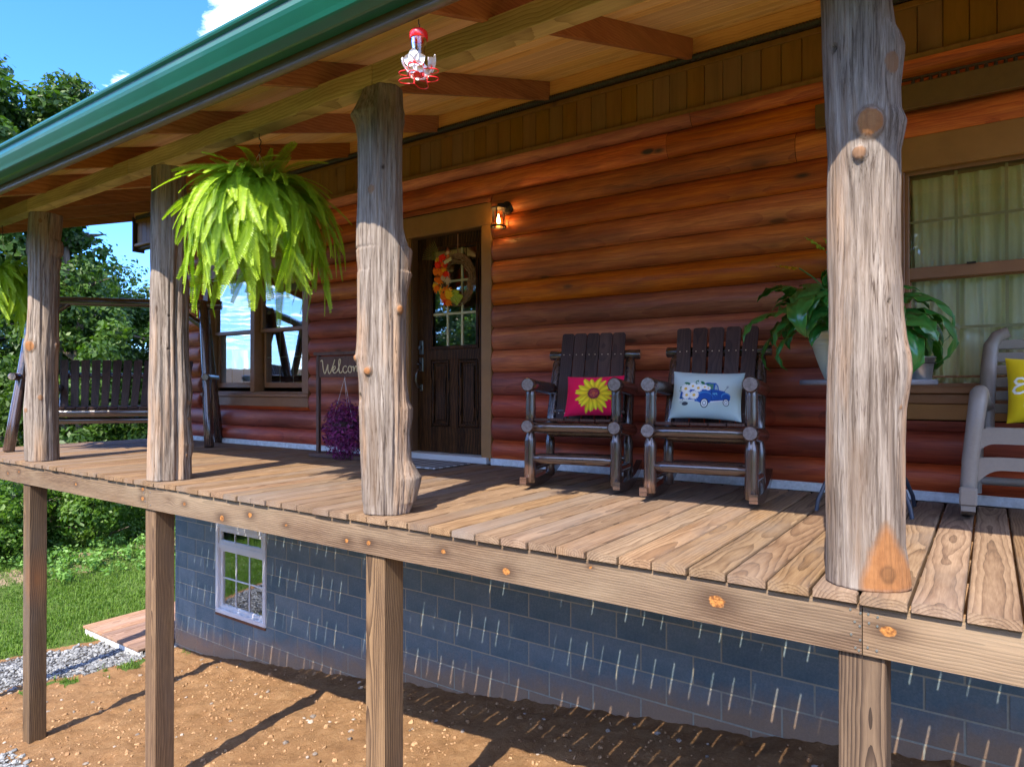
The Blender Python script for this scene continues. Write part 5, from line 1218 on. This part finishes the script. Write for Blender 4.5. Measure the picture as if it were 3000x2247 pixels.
g = G(); g.box(-.006, .006, .0, .004, .2, .43, .001); link('hanging_ribbon', g, plain('brown_ribbon', (.25, .11, .05), .8), wr)
def flower(g, c, r, n, curl, seed, lay=2):
    q = random.Random(seed); Mr = Matrix.Rotation(q.uniform(-.5, .5), 3, 'X') @ Matrix.Rotation(q.uniform(-.5, .5), 3, 'Z')
    for l in range(lay):
        for k in range(n):
            a = 2*math.pi*(k+.5*l)/n+q.uniform(-.1, .1); rad = r*(1-.25*l)*q.uniform(.85, 1.1); w = rad*1.6/n*2
            pts = []
            for (d, s_, h) in ((.12, .3, 0), (.55, 1., .12), (1., .35, .12-curl)):
                for sg in (-1, 1):
                    p = Vector((math.cos(a)*d*rad-math.sin(a)*sg*w*s_*.5, -(h*rad+.012*l), math.sin(a)*d*rad+math.cos(a)*sg*w*s_*.5)); pts.append(Mr @ p+Vector(c))
            g.add(pts, [(0, 1, 3, 2), (2, 3, 5, 4)])
FC = {'r': plain('red_petal', (.85, .03, .006), .7, spec=.2), 'o': plain('orange_petal', (.95, .20, .008), .7, spec=.2), 'y': plain('yellow_petal', (.95, .50, .012), .7, spec=.2), 'g': plain('lime_leaf', (.30, .36, .02), .6), 'b': plain('brown_centre', (.05, .015, .005), .8), 'c': plain('cream_petal', (.60, .42, .22), .8), 't': plain('straw', (.30, .28, .06), .8)}
fl = [(-.19, .19, .040, 'y'), (-.135, .21, .050, 'r'), (-.175, .145, .045, 'r'), (-.13, .15, .040, 'o'), (-.09, .135, .04, 'r'), (-.20, .09, .045, 'o'), (-.15, .075, .052, 'o'), (-.105, .09, .04, 'y'), (-.08, .055, .038, 'r'), (-.21, .02, .042, 'o'), (-.165, .005, .05, 'o'), (-.11, .02, .035, 'c'), (-.075, .0, .038, 'c'), (-.22, -.04, .036, 'y'), (-.19, -.07, .045, 'o'), (-.145, -.10, .065, 'y'), (-.10, -.115, .078, 'o'), (-.05, -.12, .05, 'y'), (-.10, -.19, .045, 'r'), (-.06, -.205, .042, 'o'), (-.04, -.15, .045, 'y'), (-.13, -.16, .04, 'o')]
for i, (a, b, r, c) in enumerate(fl):
    g = G(); flower(g, (a, -.045-.012*(i % 3), b), r, 9, .25, i, 3); o = link('flower', g, FC[c], wr)
    if r > .05: g = G(); g.sphere((a, -.062-.012*(i % 3), b), r*.27, 8, (1, .5, 1)); link('flower_centre', g, FC['b'], o)
for i, (a, b, s) in enumerate(((.0, -.17, .05), (.05, -.175, .052), (.02, -.125, .04), (.035, -.215, .03), (-.03, -.165, .045))):
    g = G(); q = [(a+s*math.cos(x)*(1+.15*math.sin(3*x)), -.055+.01*math.sin(2*x), b+s*.85*math.sin(x)) for x in np.linspace(0, 6.28, 15)[:-1]]; g.add([(a, -.068, b)]+q, [(0, k+1, (k+1) % 14+1) for k in range(14)]); link('leaf', g, FC['g'], wr)
g = G()
for k in range(11): a = R(100+k*6); P = [(-.18, -.03, .18), (-.18+.10*math.cos(a), -.045, .18+.10*math.sin(a)), (-.18+.22*math.cos(a+.12), -.05, .18+.21*math.sin(a+.12))]; g.tube(P, [.002, .0018, .001], 5)
for k in range(5): P = [(-.12, -.05, -.2), (-.13+.008*k, -.05, -.26), (-.15+.02*k, -.045, -.32)]; g.tube(P, [.004, .003, .001], 5)
link('grass_sprig', g, FC['t'], wr)
# small doll tucked in the wreath with a hat and a wooden tag
g = G(); g.tube([(-.075, -.05, .16), (-.07, -.05, .235)], [.022, .012], 10); link('doll_body', g, plain('orange_cloth', (.45, .12, .03), .9), wr)
g = G(); g.sphere((-.072, -.055, .252), .019, 12); link('doll_head', g, plain('tan_cloth', (.60, .40, .20), .9), wr)
g = G(); g.lathe([(.03, .262), (.014, .270), (.006, .298), (0, .300)], (-.072, -.055, 0), 14); link('doll_hat', g, plain('rust_felt', (.28, .06, .02), .9), wr)
g = G(); g.box(-.045, .045, -.004, .004, -.015, .015, .002, Matrix.Translation((-.045, -.085, .17)) @ Matrix.Rotation(R(-22), 4, 'Y')); link('wooden_tag', g, plain('pale_wood_tag', (.55, .48, .22), .7), wr)

# welcome sign frame with hanging basket
sg_ = thing('welcome_sign', 'brown wooden welcome sign frame standing behind the rugged log post', 'sign', (-4.97, 1.86, .0015), (0, 0, R(3)))
M['signw'] = wood('brown_sign_wood', (.05, .025, .018), (.10, .052, .038), (.16, .09, .065), 'Z', rings=20, rough=.6, tint=.1)
for s in (-1, 1): g = G(); g.box(s*.35-.018, s*.35+.018, -.018, .018, .04, .975, .003); link('upright', g, M['signw'], sg_)
g = G(); g.box(-.40, .40, -.024, .024, .976, 1.008, .003); link('top_bar', g, M['signw'], sg_)
g = G(); g.box(-.415, .415, -.07, .07, 0, .04, .004); link('base', g, M['signw'], sg_)
g = G(); g.box(-.332, .332, -.012, .006, .765, .965, .003); bd = link('sign_board', g, M['signw'], sg_)
def letters():
    P = []
    P.append([(0, .9), (.06, 1.0), (.10, .92), (.13, .45), (.20, .05), (.26, .03), (.36, .45), (.42, .75), (.40, .35), (.46, .04), (.54, .04), (.68, .5), (.80, 1.0)])   # W
    def e(x): return [(x, .22), (x+.10, .28), (x+.19, .42), (x+.16, .55), (x+.08, .52), (x+.03, .35), (x+.05, .12), (x+.13, .05), (x+.23, .12), (x+.30, .25)]
    P.append(e(.66)); P.append([(.96, .25), (1.08, .6), (1.13, .95), (1.07, 1.05), (1.02, .9), (1.03, .3), (1.08, .06), (1.16, .08), (1.22, .2)])
    P.append([(1.46, .48), (1.38, .56), (1.28, .46), (1.25, .25), (1.32, .07), (1.42, .08), (1.50, .2)])
    P.append([(1.64, .55), (1.55, .45), (1.54, .2), (1.63, .06), (1.74, .18), (1.73, .42), (1.64, .55), (1.76, .45), (1.84, .5)])
    P.append([(1.84, .5), (1.86, .06), (1.90, .4), (1.98, .55), (2.03, .4), (2.03, .06), (2.07, .4), (2.15, .55), (2.20, .4), (2.20, .12), (2.28, .1)]); P.append(e(2.26)); return P
g = G()
for L in letters():
    # smooth the stroke
    q = L
    for _ in range(2):
        n = [q[0]]
        for a, b in zip(q[:-1], q[1:]): n += [(a[0]*.75+b[0]*.25, a[1]*.75+b[1]*.25), (a[0]*.25+b[0]*.75, a[1]*.25+b[1]*.75)]
        q = n+[q[-1]]
    g.tube([(-.305+a*.238, -.0135, .795+b*.138) for a, b in q], .0050, 6)
link('lettering', g, plain('cream_lettering', (.80, .68, .42), .6), bd)
bk = thing('hanging_basket', 'purple trailing plant hanging inside the welcome sign frame', 'hanging plant', (-4.90, 1.80, .755))
g = G()
for k in range(3): a = 2.1*k; g.tube([(0, 0, 0), (.11*math.cos(a), .11*math.sin(a), -.40)], .0016, 5)
g.tube([(0, 0, .012), (.008, 0, .0), (0, 0, -.01), (-.006, 0, -.004)], .0022, 6); link('hanger', g, M['white'], bk)
g = G(); g.lathe([(0, -.53), (.08, -.53), (.12, -.41), (.124, -.40), (.114, -.40), (0, -.41)], n=24); link('pot', g, plain('dark_basket', (.05, .03, .03), .8), bk)
n = 2600; d = rng.normal(size=(n, 3)); d /= np.linalg.norm(d, axis=1)[:, None]; rad = rng.uniform(.45, 1.08, n)[:, None]; P = d*rad*np.array([.215, .18, .285])+np.array([0, 0, -.475]); P[:, 2] -= .03*np.abs(d[:, 0])
nr = d+rng.normal(size=(n, 3))*.6; nr /= np.linalg.norm(nr, axis=1)[:, None]; tt = np.cross(nr, rng.normal(size=(n, 3)))+np.array([0, 0, -.4])+d*.6; tt /= np.linalg.norm(tt, axis=1)[:, None]; bb = np.cross(nr, tt); s = rng.uniform(.030, .062, n)[:, None]
V = np.stack([P-tt*s*.5, P+bb*s*.16, P+tt*s*.6-nr*s*.12, P-bb*s*.16], 1).reshape(-1, 3)
link('foliage', raw_mesh('foliage', V, np.arange(n*4).reshape(-1, 4), False, {'lv': np.repeat(rng.random(n), 4)}), M['purple'], bk, kind='stuff')

# ---------------------------------------------------------------- hanging ferns
def frond_mesh(L, a0, bend, seed, w=.043):
    q = random.Random(seed); n = 34; a = a0; p = Vector((0, 0, 0)); V = []; F = []; lv = []; spine = []
    for i in range(n+1):
        t = i/n; spine.append((p.copy(), a)); p = p+Vector((math.cos(a), 0, math.sin(a)))*L/n; a -= bend/n*(1.9*(1-t)+.25); a = max(a, R(-93))
    for i in range(3, n):
        c, a = spine[i]; t = i/n; T = Vector((math.cos(a), 0, math.sin(a))); S = Vector((0, 1, 0)); N = T.cross(S)*-1
        ww = w*(min(1, t*3.5+.3))*(1-max(0, t-.74)/.30)**.6*q.uniform(.92, 1.06)
        for half in (0, .5):
            c2 = c.lerp(spine[i+1][0], half)
            for sg in (-1, 1):
                ang = .38+.25*t; D = (S*sg*math.cos(ang)+T*math.sin(ang)-N*.12).normalized(); W_ = (T*math.cos(ang)-S*sg*math.sin(ang)); pw = L/n*.19
                tw = N*q.uniform(-.2, .5)*pw; k = len(V)
                V += [c2-W_*pw*.7, c2+W_*pw*.7, c2+D*ww*.6+W_*pw*.95+tw, c2+D*ww-N*ww*.18, c2+D*ww*.6-W_*pw*.95-tw]; F += [(k, k+1, k+2, k+4), (k+4, k+2, k+3, k+3)]
                lv += [.15+.6*t]*2+[.35+.6*t]*3
    for i in range(n):
        c, a = spine[i]; d, _ = spine[i+1]; k = len(V); S = Vector((0, .0016*(1.2-i/n), 0)); V += [c-S, c+S, d+S, d-S]; F.append((k, k+1, k+2, k+3)); lv += [.5]*4
    Vn = [tuple(v) for v in V]; me = bpy.data.meshes.new('frond'); me.from_pydata(Vn, [], [f if f[2] != f[3] else f[:3] for f in F]); at = me.attributes.new('lv', 'FLOAT', 'POINT'); at.data.foreach_set('value', np.array(lv, dtype=np.float32)); me.update(); me.materials.append(M['fern']); return me
FR = [frond_mesh(.38+.040*i, R(66-9*i), R(88+6*(i % 4)), i, .031) for i in range(9)]
FU = [frond_mesh(.30+.04*i, R(80-5*i), R(48+14*i), 30+i, .028) for i in range(4)]
FL = [frond_mesh(.46+.05*i, R(28-8*i), R(70+6*i), 60+i, .028) for i in range(4)]
def fern(label, x, y, zh, zc, s, seed):
    q = random.Random(seed)
    t = thing('hanging_fern', label, 'fern', (x, y, zc), (0, 0, 0), 'ferns hanging from the porch beam')
    dz = zh-zc
    g = G(); g.tube([(0, 0, dz), (0, 0, dz-.035)], .003, 6); P = [(.0+.02*math.sin(k*.78)*(1 if k < 5 else -1), 0, dz-.03-.012*k) for k in range(9)]; g.tube(P, .0032, 6)
    link('hook', g, M['black'], t)
    g = G()
    for k in range(3): a = 2.09*k+.3; g.tube([(0, 0, dz-.125), (.125*math.cos(a), .125*math.sin(a), .02)], .0016, 5)
    link('hanger_wire', g, plain('pale_wire', (.6, .6, .6), .4), t)
    g = G(); g.lathe([(0, -.13), (.08, -.13), (.125, .0), (.13, .02), (.12, .02), (0, .01)], n=24); link('basket', g, M['black'], t)
    for i in range(298):
        if i < 236: me = FR[q.randrange(9)]; ta = q.uniform(-.22, .20)
        elif i < 272: me = FL[q.randrange(4)]; ta = q.uniform(-.1, .3)
        else: me = FU[q.randrange(4)]; ta = q.uniform(-.15, .35)
        az = i*2.39996+q.uniform(-.3, .3); sc_ = s*q.uniform(.72, 1.06)
        o = link('frond', me, None, t, loc=(.06*math.cos(az), .06*math.sin(az), q.uniform(-.02, .03))); o.rotation_euler = (q.uniform(-.55, .55), -ta, az); o.scale = (sc_,)*3
    return t
fern('huge bright green fern hanging between two log posts before the left window', -3.74, .10, 2.262, 1.87, 1.30, 1)
fern('bright green hanging fern cut by the left edge of the photo', -7.93, .10, 2.262, 1.76, 1.1, 2)

# ---------------------------------------------------------------- hummingbird feeder
hf = thing('hummingbird_feeder', 'red and clear plastic hummingbird feeder hanging under the eave', 'bird feeder', (-1.868, -.455, 2.150)); hf.scale = (.86, .86, .92)
redp = plain('red_plastic', (.75, .008, .012), .3, spec=.6, coat=.4); whp = plain('white_plastic_petal', (.80, .80, .84), .35, spec=.5)
z0 = -.045
g = G(); g.tube([(0, 0, 0), (0, 0, -.02), (.006, 0, -.026), (.006, 0, -.034), (0, 0, -.036), (0, 0, -.055)], .0022, 7); link('hook', g, M['black'], hf)
g = G(); g.lathe([(0, z0-.005), (.034, z0-.005), (.041, z0-.012), (.043, z0-.018), (.043, z0-.042), (.0405, z0-.044), (.040, z0-.042), (.040, z0-.018), (0, z0-.014)], n=32); link('cap', g, redp, hf)
g = G(); g.lathe([(.0385, z0-.038), (.0375, z0-.06), (.031, z0-.10), (.0265, z0-.125), (.0275, z0-.135), (.030, z0-.145)], n=32); link('bottle', g, M['glass3'], hf)
g = G(); g.lathe([(0, z0-.142), (.024, z0-.142), (.025, z0-.15), (.021, z0-.17), (.026, z0-.185), (.028, z0-.195), (.024, z0-.203), (0, z0-.206)], n=32); link('base', g, redp, hf)
for k in range(4):
    a = R(25+90*k); g = G()
    Mx = Matrix.Translation((.060*math.cos(a), .060*math.sin(a), z0-.165)) @ Matrix.Rotation(a, 4, 'Z') @ Matrix.Rotation(R(28), 4, 'Y')
    for j in range(5):
        b = 2*math.pi*j/5; Mj = Mx @ Matrix.Rotation(b, 4, 'X'); V = []
        for i in range(7):
            t_ = i/6; w = .025*math.sin(math.pi*min(1, .12+t_*.88))**.7
            for u in (-1, -.5, 0, .5, 1): V.append(Mj @ Vector((.010*t_*t_*-1+.006*u*u, u*w, .054*t_)))
        g.add(V, [(i*5+m, i*5+m+1, (i+1)*5+m+1, (i+1)*5+m) for i in range(6) for m in range(4)], True)
    fo = link('flower', g, whp, hf)
    g = G(); g.sphere(tuple(Mx.translation), .007, 8); link('port', g, redp, fo)
for zz in (z0-.185, z0-.220):
    g = G(); P = []
    for i in range(81):
        a = 2*math.pi*i/80; r_ = .070+.026*math.cos(4*(a-R(25))); P.append((r_*math.cos(a), r_*math.sin(a), zz))
    g.tube(P, .0026, 8, caps=False); link('perch', g, redp, hf)
for k in range(4): a = R(70+90*k); g = G(); g.tube([(.044*math.cos(a), .044*math.sin(a), z0-.185), (.044*math.cos(a), .044*math.sin(a), z0-.220)], .003, 6); g.tube([(.044*math.cos(a), .044*math.sin(a), z0-.197), (.02*math.cos(a), .02*math.sin(a), z0-.197)], .003, 6); link('perch_strut', g, redp, hf)

# ---------------------------------------------------------------- log swing on its A-frame
sw = thing('porch_swing', 'dark log porch swing on an A-frame facing the camera', 'porch swing', (-7.71, 1.03, .0015), (0, 0, R(50)))
hw = .945
for s in (-1, 1):
    logpart('frame_leg', sw, (s*(hw+.02), 0, .0), (s*(hw-.10), .35, 1.66), .052, 'chairz')
    logpart('frame_leg', sw, (s*(hw+.02), .70, .0), (s*(hw-.10), .34, 1.66), .052, 'chairz')
    logpart('frame_brace', sw, (s*(hw-.02), -.03, .78), (s*(hw-.02), .72, .78), .04)
    logpart('knee_brace', sw, (s*(hw-.09), .35, 1.36), (s*(hw-.42), .35, 1.60), .036)
logpart('top_beam', sw, (-hw-.10, .35, 1.62), (hw+.10, .35, 1.62), .05)
for s in (-1, 1):
    g = G(); 
    for k in range(36):
        z = 1.57-k*.031; g.tube([(s*.60+.007*math.cos(a)*(k % 2), .33+.007*math.cos(a)*(1-k % 2), z+.018*math.sin(a)) for a in np.linspace(0, 6.28, 9)], .0022, 4, caps=False)
    link('chain', g, M['black'], sw, kind='stuff')
    logpart('bench_arm', sw, (s*.66, -.02, .66), (s*.66, .52, .66), .04); logpart('arm_post', sw, (s*.66, .03, .42), (s*.66, .03, .64), .032, 'chairz'); logpart('back_post', sw, (s*.64, .46, .38), (s*.64, .60, .86), .034, 'chairz')
logpart('front_rail', sw, (-.70, .03, .395), (.70, .03, .395), .045); logpart('lower_rail', sw, (-.68, .10, .31), (.68, .10, .31), .035)
logpart('back_rail', sw, (-.66, .57, .80), (.66, .57, .80), .03)
for i in range(13):
    x = -.60+i*.10; g = G(); g.box(x-.044, x+.044, -.0, .47, .441, .458, .003); link('seat_slat', g, M['slat'], sw)
    g = G(); w = .042; L = .56; g.prism([(-w+.006, 0), (w-.006, 0), (w, L), (-w, L)], 'Y', 0, .018)
    o = link('back_slat', g, M['slat'], sw); o.matrix_local = Matrix.Translation((x, .43, .44)) @ Matrix.Rotation(R(-15), 4, 'X') @ Matrix.Rotation(R((i-6)*.9), 4, 'Y')

# ---------------------------------------------------------------- wooden stoop beyond the block wall
sp_ = thing('wooden_stoop', 'low weathered wooden platform with a white edge beside the gravel', 'platform', (0, 0, 0))
zt = -2.665
sbm = G().box(-.068, .068, 0, 2.1, -.032, 0, .003).mesh('plank')
M['stoop'] = wood('weathered_stoop_plank', (.12, .065, .04), (.24, .14, .09), (.36, .23, .16), 'Y', rings=18, tint=.2)
for i in range(11): link('plank', sbm, M['stoop'], sp_, loc=(-10.32+i*.141, 1.86, zt+random.uniform(-.002, .002)))
g = G(); g.box(-10.38, -8.84, 1.885, 1.92, zt-.16, zt-.034, .004); link('fascia_board', g, plain('peeling_white_paint', (.62, .60, .56), .8, nscale=9, namt=.35), sp_)
g = G(); g.box(-10.38, -10.345, 1.92, 3.9, zt-.16, zt-.034, .004); link('side_board', g, M['stoop'], sp_)
print('objects', len(bpy.data.objects))
